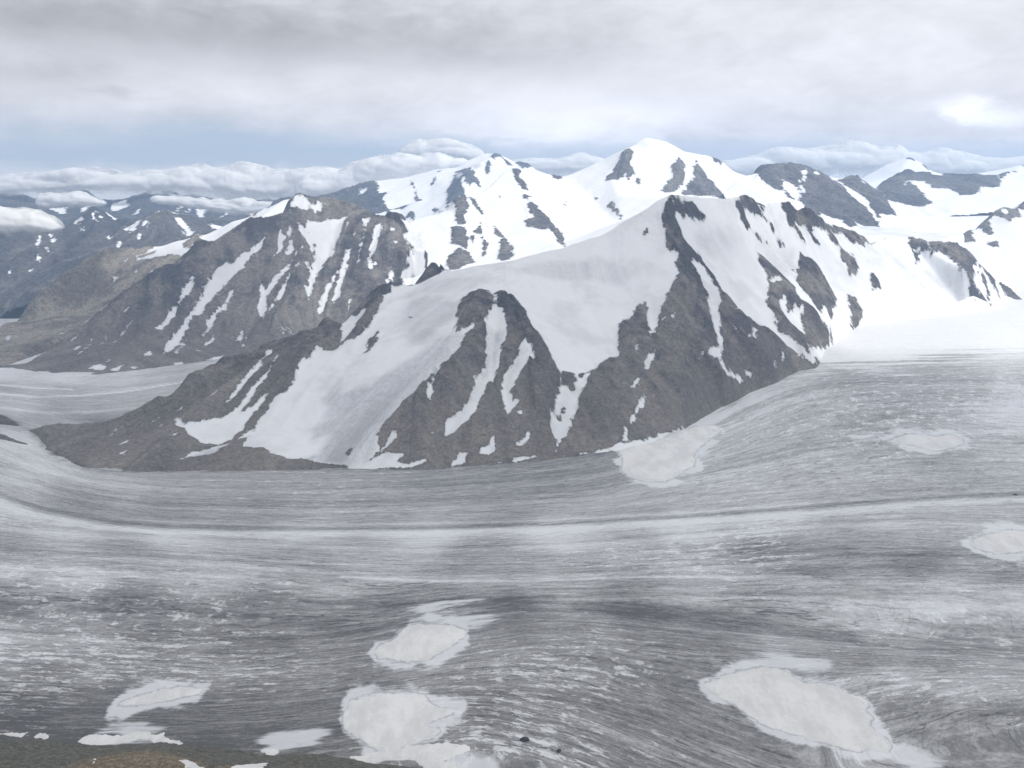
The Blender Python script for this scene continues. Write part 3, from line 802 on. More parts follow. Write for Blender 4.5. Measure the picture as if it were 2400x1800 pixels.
f1_sky = ("D:-800,330,8800 -400,300,8900 0,330,9000 200,400,9050 400,400,9050 480,330,9100 620,228,9200 700,280,9200 750,352,9150 850,340,9150 930,300,9100 1010,268,9100 1060,263,9120 1130,288,9150 1300,330,9200 1390,370,9250 1480,380,9300 1620,330,9350 1750,300,9350 2000,330,9350")
f1_lines = ["D:620,240,9100 560,400,8700 480,560,8200", "D:1020,280,9000 900,450,8500 760,520,8100", "D:1060,275,9020 1150,400,8700 1200,450,8500", "D:0,350,8900 60,520,8300 60,680,7800", "D:850,345,9050 780,440,8600", "D:480,340,9000 380,500,8400 260,680,7700", "D:400,420,8900 250,520,8200", "D:1300,340,9100 1350,400,8800"]
f1_base = "D:-900,900,7600 -300,860,7500 0,800,7500 200,770,7450 400,740,7400 600,640,7600 800,600,7700 1000,560,7900 1300,500,8300 1600,420,8600 2000,420,8700"
f1_polys = [
    (1, "D:480,310 520,310 535,330 500,330 490,355 472,330"), (1, "D:500,355 575,432 560,430 515,390"), (1, "D:685,278 760,290 850,255 820,310 750,335 720,322"), (1, "D:800,345 840,400 880,350 910,325 890,380 840,428 825,380 800,370"),
    (1, "D:1135,312 1170,308 1210,360 1255,410 1240,432 1208,438 1190,380 1150,345"), (1, "D:265,430 242,520 265,585 250,592 238,540 250,470"), (1, "D:1355,360 1400,338 1480,350 1440,378 1380,388"), (1, "D:1500,350 1545,318 1520,348"),
    (1, "D:875,475 905,445 890,478"), (1, "D:45,685 70,672 68,702 50,697"), (1, "D:188,652 212,638 200,658"), (1, "D:330,430 352,470 340,470"), (1, "D:600,300 640,340 620,330"), (1, "D:630,280 665,310 650,310"), (1, "D:700,430 715,440 690,470"), (1, "D:930,350 960,340 930,370"),
    (1, "D:960,370 975,360 960,395"), (1, "D:770,470 780,480 765,500"), (1, "D:340,660 360,655 350,668"), (1, "D:300,500 320,530 310,530"),
]
mountain('mountain', 'hazy blue mountain range with scattered snow patches at the far left', 13.0, (-5200, -1800), (7100, 10600), f1_sky, f1_lines, f1_base, f1_polys, True, MAT_FAR,
         amp=(26, 16, 55), seed=83, names=('rock_face', 'snow_patch'), floor=-260, scatter=1.75, apron=(300, 100), backs=((350, -260), (1100, -850)), min_part=10)
f2_sky = ("D:-900,170,12700 -300,150,12800 0,150,12900 150,160,12900 250,188,12900 380,170,13000 480,130,13100 545,108,13150 630,165,13100 700,220,13000 800,185,13000 900,165,13100 960,140,13100 1010,118,13150 1070,165,13100 1280,185,13000 1380,205,13000 1480,240,13000 1600,225,13100 1700,195,13200 1850,210,13200 2200,240,13100")
f2_lines = ["D:545,120,13000 500,230,12300 440,300,11600", "D:640,180,13000 700,260,12200", "D:1010,130,13000 960,230,12200 900,300,11600", "D:1380,215,12900 1330,300,12100", "D:800,200,12900 780,260,12300", "D:0,165,12700 0,260,12000", "D:1700,205,13000 1600,290,12200"]
f2_base = "D:-1000,330,11200 -400,330,11200 0,330,11200 300,330,11100 600,320,11000 900,340,11000 1200,350,11000 1500,370,11000 1800,350,11200 2200,350,11300"
f2_polys = [
    (1, "D:325,250 440,232 430,282 380,288"), (1, "D:510,250 570,240 602,232 560,272 520,272"), (1, "D:708,250 720,212 800,202 835,220 790,262 740,272"), (1, "D:1262,255 1290,248 1342,268 1320,312 1290,312"), (1, "D:975,152 1020,122 1052,150 1000,168"),
    (1, "D:1365,325 1480,268 1505,258 1440,312"), (1, "D:640,190 670,215 720,262 690,250"), (1, "D:1140,260 1170,240 1150,280"), (1, "D:1210,275 1240,250 1220,280"), (1, "D:860,290 900,260 890,290"), (1, "D:1620,290 1650,270 1630,310"), (1, "D:1080,150 1180,170 1140,180"),
]
mountain('mountain', 'farthest blue-grey peaks at the left, rising into the cloud bank', 20.0, (-7300, -1500), (10600, 14700), f2_sky, f2_lines, f2_base, f2_polys, True, MAT_FAR,
         amp=(30, 18, 60), seed=93, names=('rock_face', 'snow_patch'), floor=-200, scatter=1.6, apron=(300, 100), backs=((450, -330), (1200, -900)), min_part=10)
fw_sky = "F:1130,340,13800 1180,310,13900 1300,243,14000 1400,203,14050 1465,183,14100 1520,210,14050 1560,230,14000 1620,280,13950 1700,300,13900 1900,295,13900 2060,278,13950 2190,233,14000 2225,240,14000 2400,290,14000"
fw_lines = ["F:1465,195,13950 1400,300,13200", "F:2190,245,13800 2150,300,13200"]
fw_base = "F:1000,420,12800 1400,430,12800 1800,430,12800 2400,430,12800"
fw_polys = [(-1, "F:1458,180 1475,183 1492,202 1470,200"), (-1, "F:1535,210 1560,222 1592,272 1570,255"), (-1, "F:2185,240 2215,235 2210,262")]
mountain('mountain', 'faint white cone of a far snow peak above the dark wall at the right', 22.0, (3800, 7600), (12700, 15600), fw_sky, fw_lines, fw_base, fw_polys, False, MAT_FAR,
         amp=(16, 8, 12), seed=103, names=('snow_face', 'rock_outcrop'), floor=200, apron=(300, 100), backs=((450, -300), (1200, -900)), min_part=8)
# ------------------------------------------------------------------ the glacier
def hum(x, y):
    return 1.3 * fbm(x / 90, y / 34, 4, 77) + 0.7 * perlin(x / 17, y / 9, 78)


def zgd(x, y):
    return zg(x, y) + hum(np.asarray(x, float), np.asarray(y, float))


FLOW = [  # flow lines of the ice, far to near
    "X:-500,868 0,872 217,884 430,868 620,832 760,800",
    "X:-500,893 0,902 90,910 200,912 430,895 600,850",
    "X:-500,915 0,923 90,930 180,928 300,917 450,892 600,868",
    "X:-500,950 0,955 150,972 300,965 450,940 600,905",
    "X:-500,940 -100,970 0,995 70,1025 130,1075 217,1110 400,1120 700,1120 1000,1110 1292,1080 1447,1056 1600,1007 1755,921 1907,865 2100,845 2300,838 2800,838",
    "X:-500,975 -100,1020 0,1052 100,1090 217,1120 400,1140 700,1145 1000,1140 1350,1115 1550,1070 1700,1000 1850,930 2000,900 2200,893 2400,898 2800,905",
    "X:-500,1010 -100,1070 0,1105 150,1150 350,1180 700,1190 1000,1185 1400,1160 1700,1100 1900,1055 2100,1035 2400,1040 2800,1050",
    "X:-500,1075 -100,1130 0,1160 100,1195 250,1222 400,1235 700,1240 1000,1238 1300,1228 1600,1212 1900,1190 2150,1170 2400,1158 2800,1140",
    "X:-500,1190 0,1228 300,1250 700,1272 1000,1282 1300,1275 1600,1250 1900,1225 2150,1215 2400,1225 2800,1235",
    "X:-500,1270 0,1290 300,1300 600,1318 900,1338 1300,1340 1700,1322 2000,1300 2400,1305 2800,1310",
    "X:-500,1370 0,1392 300,1415 600,1440 800,1448 1000,1425 1200,1402 1500,1390 1800,1390 2100,1402 2400,1410 2800,1420",
    "X:-500,1455 0,1475 300,1492 600,1500 800,1490 1000,1450 1200,1425 1400,1435 1700,1470 2000,1505 2200,1525 2400,1545 2800,1590",
    "X:-500,1555 0,1562 300,1580 500,1590 700,1585 900,1570 1100,1530 1250,1505 1400,1502 1600,1525 1800,1540 2000,1545 2400,1555 2800,1580",
    "X:-500,1635 0,1640 300,1650 500,1655 700,1640 900,1612 1050,1590 1200,1585 1350,1600 1500,1640 1650,1690 1800,1745 1950,1800 2100,1860 2400,1960",
    "X:-500,1710 0,1715 300,1715 600,1705 800,1680 1000,1655 1150,1660 1300,1690 1450,1735 1600,1795 1800,1880 2000,1960",
    ("X:1960,1680 2060,1640 2200,1612 2400,1590 2800,1560", 1555.0), ("X:1990,1745 2120,1705 2250,1675 2400,1650 2800,1590", 1520.0), ("X:2010,1800 2150,1775 2300,1755 2400,1735 2800,1660", 1490.0),
    "X:-500,1820 0,1820 400,1810 700,1790 1000,1750 1150,1750 1300,1790 1500,1880 1700,1990",
]
TONE = ("1800,900,.55 2000,880,.42 2200,850,.42 2400,870,.5 2400,830,.6 1700,960,.52 1900,960,.5 2100,920,.43 2300,900,.46 2400,960,.66 2350,910,.62 2050,990,.46 1600,1100,.5 1900,1080,.48 2200,1090,.44 2400,1060,.5 2100,1130,.46 "
        "1300,1110,.34 1400,1100,.36 1000,1130,.38 1150,1150,.38 700,1130,.42 400,1135,.44 250,1120,.5 50,1040,.66 120,1080,.62 0,1090,.52 200,1170,.36 400,1190,.36 600,1190,.38 900,1190,.42 1200,1190,.40 1500,1180,.5 1700,1150,.5 "
        "0,1205,.56 150,1240,.56 400,1258,.58 700,1262,.6 1000,1262,.62 1300,1250,.64 1600,1235,.64 1800,1222,.6 2100,1215,.52 2300,1200,.5 "
        "0,1265,.42 300,1280,.42 700,1292,.40 1100,1300,.38 1500,1280,.48 1800,1290,.36 2050,1280,.40 2350,1250,.52 0,1300,.42 300,1320,.46 600,1330,.46 900,1335,.5 1200,1320,.42 1600,1320,.5 1900,1300,.40 "
        "0,1345,.56 200,1350,.54 500,1365,.5 800,1380,.44 1100,1365,.44 1500,1355,.38 1900,1340,.30 2150,1330,.31 2350,1340,.38 0,1385,.34 300,1405,.32 600,1425,.30 900,1415,.30 1000,1400,.36 1300,1390,.46 1600,1385,.48 1900,1380,.46 2200,1380,.52 "
        "0,1425,.32 300,1445,.32 600,1460,.29 800,1470,.27 950,1440,.30 1200,1425,.27 1500,1440,.27 1750,1440,.34 2000,1420,.5 2200,1420,.6 2400,1410,.58 0,1480,.5 200,1490,.46 400,1500,.33 600,1510,.30 800,1520,.33 1150,1480,.32 1400,1490,.38 1650,1490,.32 1850,1490,.42 2100,1460,.52 2400,1490,.42 2250,1490,.38 "
        "0,1545,.40 250,1560,.38 500,1580,.38 750,1580,.36 1000,1580,.38 1200,1530,.4 1450,1530,.36 1700,1540,.36 2000,1530,.36 2200,1550,.36 2400,1545,.40 100,1600,.33 300,1610,.30 600,1640,.28 850,1620,.28 1100,1610,.34 1300,1590,.38 1500,1590,.32 1620,1560,.34 2100,1590,.5 2250,1610,.5 2400,1600,.46 "
        "60,1650,.24 200,1680,.25 450,1680,.25 650,1700,.26 750,1700,.28 1150,1660,.3 1350,1660,.33 1550,1660,.32 2150,1660,.36 2350,1680,.32 60,1705,.16 200,1720,.17 550,1740,.24 1200,1740,.38 1050,1700,.36 1400,1730,.33 1600,1740,.32 1800,1760,.32 2000,1785,.46 2200,1760,.32 2400,1760,.33 1250,1790,.33 1550,1800,.32 "
        "0,878,.66 150,884,.66 300,880,.58 500,850,.5 620,830,.54 0,912,.46 150,917,.42 350,900,.5 550,870,.5 50,945,.52 250,940,.48 450,910,.46 100,975,.44 250,985,.36 350,975,.38 500,920,.40 ")
GSNOW = [  # clean snow on the ice
    "I:850,440 960,445 1250,450 1400,435 1550,400 1800,383 2212,380 2700,385 2700,-100 900,0 700,300",
    "I:-30,830 130,760 250,690 430,600 610,530 760,450 870,440 980,460 900,500 700,590 560,640 420,690 300,715 230,745 120,790",
    "I:420,640 560,655 680,640 760,650 560,720 420,760 560,680", "I:-10,850 100,800 230,780 330,765 260,800 150,815 80,850",
    "J:700,1400 720,1350 860,1328 1030,1330 960,1380 1010,1425 940,1425 860,1420 800,1440 780,1410",
    "J:1755,1515 1775,1470 1755,1440 1810,1423 1900,1450 2030,1478 1920,1500 1870,1525 1800,1530",
    "K:460,700 560,655 800,650 950,690 990,720 860,760 800,760 700,730 500,725",
    "K:560,1600 700,1570 800,1520 870,1545 810,1580 850,1610 930,1620 990,1659 800,1680 560,1659", "L:430,1000 560,890 680,900 760,950 950,980 1000,1050 900,1100 780,1090 700,1020 600,1000",
    "L:1340,1500 1500,1540 1650,1590 1600,1659 1500,1690 1380,1620", "I:1100,890 1200,875 1300,885 1200,895", "I:1340,860 1520,830 1480,850 1380,880",
]
PATCHES = [  # outlines and labels of the old-snow lenses lying on the ice
    ("cream snow lens on the glacier touching the foot of the rock massif",
     "H:1800,985 1830,1040 1825,1120 1880,1160 1980,1185 2100,1180 2212,1130 I:0,1115 70,1080 80,1040 60,1020 110,960 180,900 240,860 220,830 150,820 0,850 H:2212,855 2000,935 1880,945"),
    ("thin cream snow lens on the upper right of the glacier, below the sunlit snow bowl",
     "I:1345,925 1400,900 1470,880 1560,880 1640,897 1740,883 1810,910 1812,940 1720,970 1640,985 1560,970 1480,945 1400,935"),
    ("flat cream snow lens cut by the right edge of the photo",
     "L:1870,215 1890,180 1960,155 2050,135 2120,120 2212,125 2330,160 2340,230 2212,255 2050,265 1950,250"),
    ("cream snow lens with a slanted left side, above the rounder one at the bottom centre",
     "K:380,790 440,740 500,728 600,730 720,740 800,770 790,810 720,860 640,910 560,950 430,970 330,950 250,945 215,915 240,870 330,840"),
    ("slim spindle-shaped snow lens on dark ice at the lower left",
     "J:770,1245 820,1220 900,1195 1000,1165 1120,1145 1250,1140 1310,1150 1290,1175 1200,1195 1080,1220 950,1240 850,1250"),
    ("largest cream snow lens, long and leaf shaped, at the lower right of the glacier",
     "L:150,1115 250,1075 400,1030 520,1010 620,1015 680,1050 730,1080 800,1110 920,1120 1000,1130 1070,1180 1150,1200 1200,1230 1180,1290 1230,1330 1200,1380 1260,1430 1330,1480 1350,1510 1320,1550 1230,1530 1130,1545 1000,1520 850,1470 700,1430 560,1390 450,1330 350,1260 250,1200 180,1160"),
    ("rounded cream snow lens with a notch in its right side at the bottom centre",
     "K:60,1230 150,1195 250,1175 350,1180 450,1170 540,1190 560,1230 620,1270 760,1285 700,1310 600,1350 530,1385 560,1405 640,1410 600,1460 500,1490 420,1510 350,1540 270,1550 180,1510 100,1450 20,1400 10,1340 40,1280"),
    ("white snow wedge at the bottom edge just below the rounded lens",
     "K:65,1590 200,1560 350,1530 550,1503 700,1498 800,1515 835,1540 770,1570 720,1595 640,1615 720,1640 780,1680 560,1680 520,1640 480,1612 330,1605 200,1630 110,1615"),
    ("ragged snow bank lying against the dark moraine at the bottom left",
     "J:500,1490 570,1450 650,1440 740,1450 800,1450 860,1420 940,1425 1000,1440 1060,1430 1050,1470 1130,1480 1215,1502 1080,1495 960,1480 900,1480 780,1500 640,1510 540,1505"),
    ("small snow spot at the moraine edge, right of the ragged snow bank", "J:1672,1550 1720,1533 1800,1543 1848,1560 1780,1572 1700,1566"),
    ("small snow streak at the left edge on top of the moraine", "J:-40,1438 40,1432 110,1437 180,1428 140,1462 60,1450"),
    ("small pointed snow bit between the left edge streak and the ragged bank", "J:213,1458 260,1433 310,1448 385,1477 330,1472 260,1468"),
]
PATCH_XY = []
for lab_, s_ in PATCHES:
    PATCH_XY.append([gpt(p[0], p[1])[:2] for p in densify(pts(s_), 22.0)])

NU, NV = 1000, 760
u_ = np.linspace(-0.78, 0.78, NU)
v_ = np.linspace(1 / 800.0, 1 / 6100.0, NV)
GU, GV = np.meshgrid(u_, v_)
GY = 1 / GV; GX = GU * GY
GZ = zgd(GX, GY)
gpx = GY / 1024.0

# flow coordinates
P3, ED = [], []
for s in FLOW:
    sv0 = None
    if isinstance(s, tuple): s, sv0 = s
    L = densify(pts(s), 60.0, closed=False)
    W = [gpt(*p) for p in L]
    sval = float(np.interp(1200 if L[-1][0] > 1300 else 250, [p[0] for p in L], [w[1] for w in W]))
    if sv0: sval = sv0
    i0 = len(P3)
    P3.extend((w[0] / w[1], 800.0 / w[1], sval) for w in W)
    ED.extend((i0 + k, i0 + k + 1) for k in range(len(L) - 1))
for (a, b) in ((-0.9, 1.2), (0.9, 1.2), (-0.9, .1), (0.9, .1)):
    P3.append((a, b, 800.0 / b))
vv = 800.0 * v_[::-1]
S = tin_grid(P3, ED, u_, vv, -1.0)[::-1]
S = np.where(S < 0, GY, S)
S = blur(S, 11.0)
# dirtiness of the ice
tp = np.array([[float(q) for q in p.split(',')] for p in TONE.split()])
tw = [gpt(a, b) for a, b, c in tp]
ta = np.array([[w[0] / w[1], 800.0 / w[1]] for w in tw])
num = np.zeros_like(GX); den = np.zeros_like(GX)
for (a, b), c in zip(ta, tp[:, 2]):
    d2 = ((GU - a) / 2.2) ** 2 + (800 * GV - b) ** 2 + 4e-5
    w = 1 / d2 ** 1.7
    num += w * c; den += w
TN = num / den


def sd_on_glacier(poly):
    xs = [p[0] for p in poly]; ys = [p[1] for p in poly]
    out = np.full(GX.shape, -40.0)
    us = [x / y for x, y in poly]
    i0, i1 = np.searchsorted(u_, [min(us) - .05, max(us) + .05])
    r = np.nonzero((GY[:, 0] > min(ys) * 0.93) & (GY[:, 0] < max(ys) * 1.08))[0]
    if len(r) == 0 or i1 <= i0: return out
    j0, j1 = r[0], r[-1] + 1
    # vertical foreshortening: distances measured as seen on the ground, along-sight metres count less
    sc = 0.30
    d = poly_sd([(x, y * sc) for x, y in poly], GX[j0:j1, i0:i1], GY[j0:j1, i0:i1] * sc) / gpx[j0:j1, i0:i1]
    out[j0:j1, i0:i1] = np.clip(d, -40, 40)
    return out


GS = np.full(GX.shape, -40.0)
for s in GSNOW:
    GS = np.maximum(GS, sd_on_glacier([gpt(p[0], p[1])[:2] for p in densify(pts(s), 30.0)]))
RIM = np.full(GX.shape, -40.0)
for p in PATCH_XY[:7]:
    RIM = np.maximum(RIM, sd_on_glacier(p))


def line_dist(s):
    out = np.full(GX.shape, 60.0)
    W = [gpt(*p)[:2] for p in densify(pts(s), 40.0, closed=False)]
    sc = 0.30
    for (ax, ay), (bx, by) in zip(W[:-1], W[1:]):
        r = np.nonzero((GY[:, 0] > min(ay, by) * 0.9) & (GY[:, 0] < max(ay, by) * 1.1))[0]
        lo, hi = min(ax / ay, bx / by) - .03, max(ax / ay, bx / by) + .03
        i0, i1 = np.searchsorted(u_, [lo, hi])
        if len(r) == 0 or i1 <= i0: continue
        j0, j1 = r[0], r[-1] + 1
        x = GX[j0:j1, i0:i1]; y = GY[j0:j1, i0:i1] * sc
        ex, ey = bx - ax, (by - ay) * sc
        t = np.clip(((x - ax) * ex + (y - ay * sc) * ey) / (ex * ex + ey * ey + 1e-9), 0, 1)
        d = np.hypot(x - ax - t * ex, y - ay * sc - t * ey) / gpx[j0:j1, i0:i1]
        sgn = np.sign((y - ay * sc) * ex - (x - ax) * ey)
        sub = out[j0:j1, i0:i1]
        m = d < np.abs(sub)
        sub[m] = (d * sgn)[m]
    return out


TN = 0.41 + (TN - 0.42) * 1.32
MOR = line_dist(FLOW[7])
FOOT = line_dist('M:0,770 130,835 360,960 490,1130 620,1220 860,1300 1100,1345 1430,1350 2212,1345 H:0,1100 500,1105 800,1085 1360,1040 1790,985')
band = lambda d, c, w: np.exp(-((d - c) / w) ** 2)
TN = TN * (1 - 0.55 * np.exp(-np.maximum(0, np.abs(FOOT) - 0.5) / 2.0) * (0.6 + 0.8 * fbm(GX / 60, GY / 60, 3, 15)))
fade = 0.75 + 0.25 * fbm(GX / 400, GY / 400, 2, 9)
TN = TN * (1 - 0.60 * band(MOR, 0.2, 2.3) * fade) - 0.05 * band(MOR, 7, 5)
TN = TN + 0.16 * band(MOR, -5.0, 3.5) + 0.13 * band(MOR, 4.3, 1.3) * sstep(2000, 600, np.abs(GX - 200) + 500)
for s, a, w in (("X:-200,895 0,902 90,910 170,912", .28, 1.0), ("X:-200,917 0,923 90,930 180,928 300,917 450,892 520,878", .30, 1.1), ("X:0,955 100,967 200,967 330,955 420,930", .16, 1.6),
                ("X:0,1330 200,1338 400,1347 600,1350", .12, 2.5), ("X:800,1352 1000,1362 1200,1362 1500,1352 1900,1352", .2, 1.2)):
    TN = TN + a * band(line_dist(s), 0, w)
for s, a, w in (("X:0,1395 200,1412 500,1438 800,1462", .10, 3.5), ("X:0,1410 300,1430 600,1452", .10, 2.5), ("X:700,1408 900,1420 1100,1405 1300,1400", .12, 2.0), ("X:1000,1425 1300,1410 1500,1412", .12, 1.6),
                ("X:1350,1425 1600,1432 1800,1470 2000,1490", .08, 6), ("X:1600,1290 1800,1290 2000,1285", .07, 4), ("X:-100,1715 0,1720 140,1738 210,1742 500,1745 560,1752", .14, 1.0),
                ("X:-100,905 0,905 90,925 170,975 250,990 400,975 560,935", .06, 4)):
    TN = TN - a * band(line_dist(s), 0, w)
for i_, a_, w_ in ((5, .07, 1.6), (6, .10, 1.3), (8, .10, 1.4), (9, .12, 1.5), (10, .08, 2.0), (11, .07, 2.2)):
    d_ = line_dist(FLOW[i_])
    TN = TN - a_ * fade * band(d_, 0, w_) + 0.07 * band(d_, -4.0, 2.2) - 0.05 * band(d_, 5.5, 1.2)
# where white hummocks break through the dirt
fl = np.array([[float(q) for q in p.split(',')] for p in
      ("100,1490,.8 250,1555,1 100,1560,1 50,1600,.8 400,1560,.9 600,1575,.9 800,1580,.6 350,1450,.7 500,1440,.9 200,1410,.7 600,1460,.5 1300,1560,1 1450,1580,.9 1200,1590,.9 1350,1520,.7 1500,1500,.6 1250,1490,.5 1750,1290,.9 1600,1300,.9 1450,1310,.8 1300,1330,.4 900,1330,.5 1100,1320,.5 "
       "800,1170,.7 650,1200,.5 950,1180,.4 1000,1130,.5 1250,1750,1 1150,1740,1 1350,1770,.9 1500,1780,.6 1900,950,.6 2050,950,.8 2200,970,.8 2050,880,.7 2250,880,.7 1900,1120,.4 2250,1570,.8 2150,1600,.9 2050,1640,.7 2300,1600,.7 2150,1530,.5 "
       "300,1250,.1 700,1260,.1 200,1100,.2 100,1050,.15 300,1680,.05 600,1690,.05 1550,1660,.15 1700,1720,.2 1650,1480,.1 800,1450,.1 2000,1330,.1 1200,1430,.15 2200,1700,.4 2350,1750,.3 100,900,.0 400,900,.0 1300,1120,.2 1450,1230,.2 1000,1350,.3 500,1330,.4 2300,1100,.3 1600,1100,.3 900,1270,.1 2000,1230,.2 2300,1400,.4 1500,1390,.15").split()])
fw = [gpt(a, b) for a, b, c in fl]
num = np.zeros_like(GX); den = np.zeros_like(GX)
for w0, c in zip(fw, fl[:, 2]):
    d2 = ((GU - w0[0] / w0[1]) / 1.8) ** 2 + (800 * GV - 800.0 / w0[1]) ** 2 + 2e-4
    w = 1 / d2 ** 1.6
    num += w * c; den += w
FLK = num / den


def glacier_mat():
    m, t, out = new_mat('dirty_glacier_ice')
    fl = t.attr('flow', True); tone = t.attr('tone'); gs = t.attr('clean'); rim = t.attr('rim'); flk = t.attr('fleck')
    geo = t.node('ShaderNodeNewGeometry'); pos = geo.outputs['Position']
    nw = t.noise(pos, 0.012, 3, 0.5)
    # gentle wander of the flow
    wv = t.node('ShaderNodeCombineXYZ')
    t.put(wv.inputs[1], t.mul(t.sub(nw, 0.5), 9.0))
    va = t.node('ShaderNodeVectorMath', operation='ADD'); t.put(va.inputs[0], fl); t.put(va.inputs[1], wv.outputs[0])
    f2 = va.outputs[0]
    nA = t.noise(t.scale(f2, (1 / 240, 1 / 14, 1)), 1.0, 6, 0.62)
    nB = t.noise(t.scale(f2, (1 / 48, 1 / 6.5, 1)), 1.0, 5, 0.62)
    nC = t.noise(t.scale(f2, (1 / 700, 1 / 60, 1)), 1.0, 5, 0.55)
    nE = t.noise(t.scale(f2, (1 / 34, 1 / 15, 1)), 1.0, 5, 0.66)
    nG = t.noise(t.scale(f2, (1 / 9, 1 / 4, 1)), 1.0, 4, 0.65)
    nD = t.noise(pos, 0.22, 4, 0.65)
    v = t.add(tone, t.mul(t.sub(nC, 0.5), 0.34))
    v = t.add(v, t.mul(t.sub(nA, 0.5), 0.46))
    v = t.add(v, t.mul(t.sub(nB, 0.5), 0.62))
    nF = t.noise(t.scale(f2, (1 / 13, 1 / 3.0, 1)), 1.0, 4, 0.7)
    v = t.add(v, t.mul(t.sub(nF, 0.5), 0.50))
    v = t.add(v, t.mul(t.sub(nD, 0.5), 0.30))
    # white hummocks
    th = t.lin(flk, 0, 1, 0.70, 0.50)
    hv = t.add(t.add(nE, t.mul(t.sub(nG, 0.5), 0.45)), t.mul(t.sub(nA, 0.5), 0.35))
    w = t.ss(t.sub(hv, th), 0.0, 0.07)
    v = t.add(v, t.mul(w, t.lin(flk, 0, 1, 0.14, 0.30)))
    # crevasses: sets of long thin dark lines along the flow, and slanting sets across it
    nK = t.noise(t.scale(f2, (1 / 260, 1 / 21, 1)), 1.0, 3, 0.5)
    brk = t.ss(t.add(nC, t.add(t.mul(t.sub(nA, .5), .5), t.mul(t.sub(nE, .5), .35))), 0.44, 0.58)
    cr = t.mul(t.ss(t.m('ABSOLUTE', t.sub(nK, 0.5)), 0.016, 0.002), brk)
    sh = t.node('ShaderNodeSeparateXYZ'); t.put(sh.inputs[0], f2)
    sv_ = t.node('ShaderNodeCombineXYZ')
    t.put(sv_.inputs[0], t.mul(sh.outputs[0], 1 / 120)); t.put(sv_.inputs[1], t.mul(t.sub(sh.outputs[1], t.mul(sh.outputs[0], 0.55)), 1 / 26))
    nL = t.noise(sv_.outputs[0], 1.0, 2, 0.5)
    cr2 = t.mul(t.ss(t.m('ABSOLUTE', t.sub(nL, 0.5)), 0.018, 0.002), t.ss(t.noise(pos, 0.0035, 3, 0.6), 0.47, 0.60))
    v = t.sub(v, t.mul(cr, 0.20)); v = t.sub(v, t.mul(cr2, 0.045))
    v = t.m('MAXIMUM', v, 0.10)
    # clean snow
    e = t.add(gs, t.mul(t.sub(t.noise(t.scale(f2, (1 / 45, 1 / 9, 1)), 1.0, 6, 0.72), 0.5), 34.0))
    e = t.add(e, t.mul(t.sub(t.noise(t.scale(f2, (1 / 420, 1 / 45, 1)), 1.0, 5, 0.6), 0.5), 80.0))
    f = t.mul(t.ss(e, -5.0, 6.0), 0.74)
    # rim of the snow lenses: dark slush line then a white collar
    rn = t.add(rim, t.mul(t.sub(t.noise(pos, 0.035, 6, 0.65), 0.5), 12.0))
    rn = t.add(rn, t.mul(t.sub(nB, .5), 7.0))
    wid = t.noise(pos, 0.007, 3, 0.5)
    rn = t.sub(rn, t.mul(t.ss(wid, 0.38, 0.62), 7.0))
    col_ = t.ss(rn, -11.0, -7.0)
    slush = t.mul(t.ss(t.m('ABSOLUTE', t.add(t.add(rim, 0.9), t.mul(t.sub(t.noise(pos, 0.06, 5, 0.65), 0.5), 7.0))), 1.0, 0.25), t.ss(t.noise(pos, 0.02, 3, .5), .36, .46, 0.25, 0.9))
    f = t.m('MAXIMUM', f, t.mul(col_, 0.78))
    n = t.node('ShaderNodeValToRGB')
    cr_ = n.color_ramp
    cr_.elements[0].position = 0.10; cr_.elements[0].color = (0.105, 0.103, 0.098, 1)
    cr_.elements[1].position = 0.80; cr_.elements[1].color = (0.78, 0.795, 0.80, 1)
    for p_, c_ in ((0.28, (0.245, 0.241, 0.234, 1)), (0.45, (0.435, 0.431, 0.423, 1)), (0.62, (0.64, 0.642, 0.638, 1))):
        q_ = cr_.elements.new(p_); q_.color = c_
    t.put(n.inputs[0], v)
    c = t.mix(f, n.outputs[0], (0.80, 0.81, 0.82))
    c = t.mix(t.mul(slush, .8), c, (0.42, 0.43, 0.43))
    h = t.add(t.add(t.mul(nE, 1.6), t.mul(nA, 1.2)), t.add(t.mul(nB, 0.8), t.mul(nG, 0.5)))
    h = t.sub(h, t.add(t.mul(cr, 0.8), t.mul(cr2, 0.8)))
    h = t.mul(h, t.lin(f, 0, 1, 1, 0.25))
    principled(t, out, c, 0.8, bump(t, h, 0.7, 1.5), 0.25)
    return m


M_ICE = glacier_mat()
Vg = np.stack([GX.ravel(), GY.ravel(), GZ.ravel()], 1)
keep = np.ones((NV - 1, NU - 1), bool)
glacier = mesh_obj('glacier', Vg, grid_quads(keep)[:, ::-1], M_ICE, None,
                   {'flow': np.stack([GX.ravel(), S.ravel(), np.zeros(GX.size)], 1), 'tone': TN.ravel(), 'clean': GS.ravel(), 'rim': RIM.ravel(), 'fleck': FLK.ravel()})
tag(glacier, 'grey dirt-streaked valley glacier filling the lower half of the view', 'glacier', kind='structure')


# ------------------------------------------------------------------ snow lenses lying on the ice
def snow_mat(name, c0, c1, sc):
    m, t, out = new_mat(name)
    geo = t.node('ShaderNodeNewGeometry'); pos = geo.outputs['Position']
    n = t.noise(t.scale(pos, (1, 0.45, 1)), 0.02 * sc, 6, 0.6)
    n2 = t.noise(pos, 0.3 * sc, 4, 0.6)
    n3 = t.noise(t.scale(pos, (1, .35, 1)), 0.09 * sc, 5, 0.65)
    c = t.mix(t.ss(t.add(t.add(n, t.mul(t.sub(n2, .5), .35)), t.mul(t.sub(n3, .5), .5)), 0.32, 0.66), c0, c1)
    principled(t, out, c, 0.9, bump(t, t.add(n, t.mul(n2, .1)), 0.3, 2.0), 0.1)
    return m


M_LENS = snow_mat('old_cream_snow', (0.67, 0.66, 0.645), (0.80, 0.79, 0.77), 1.0)


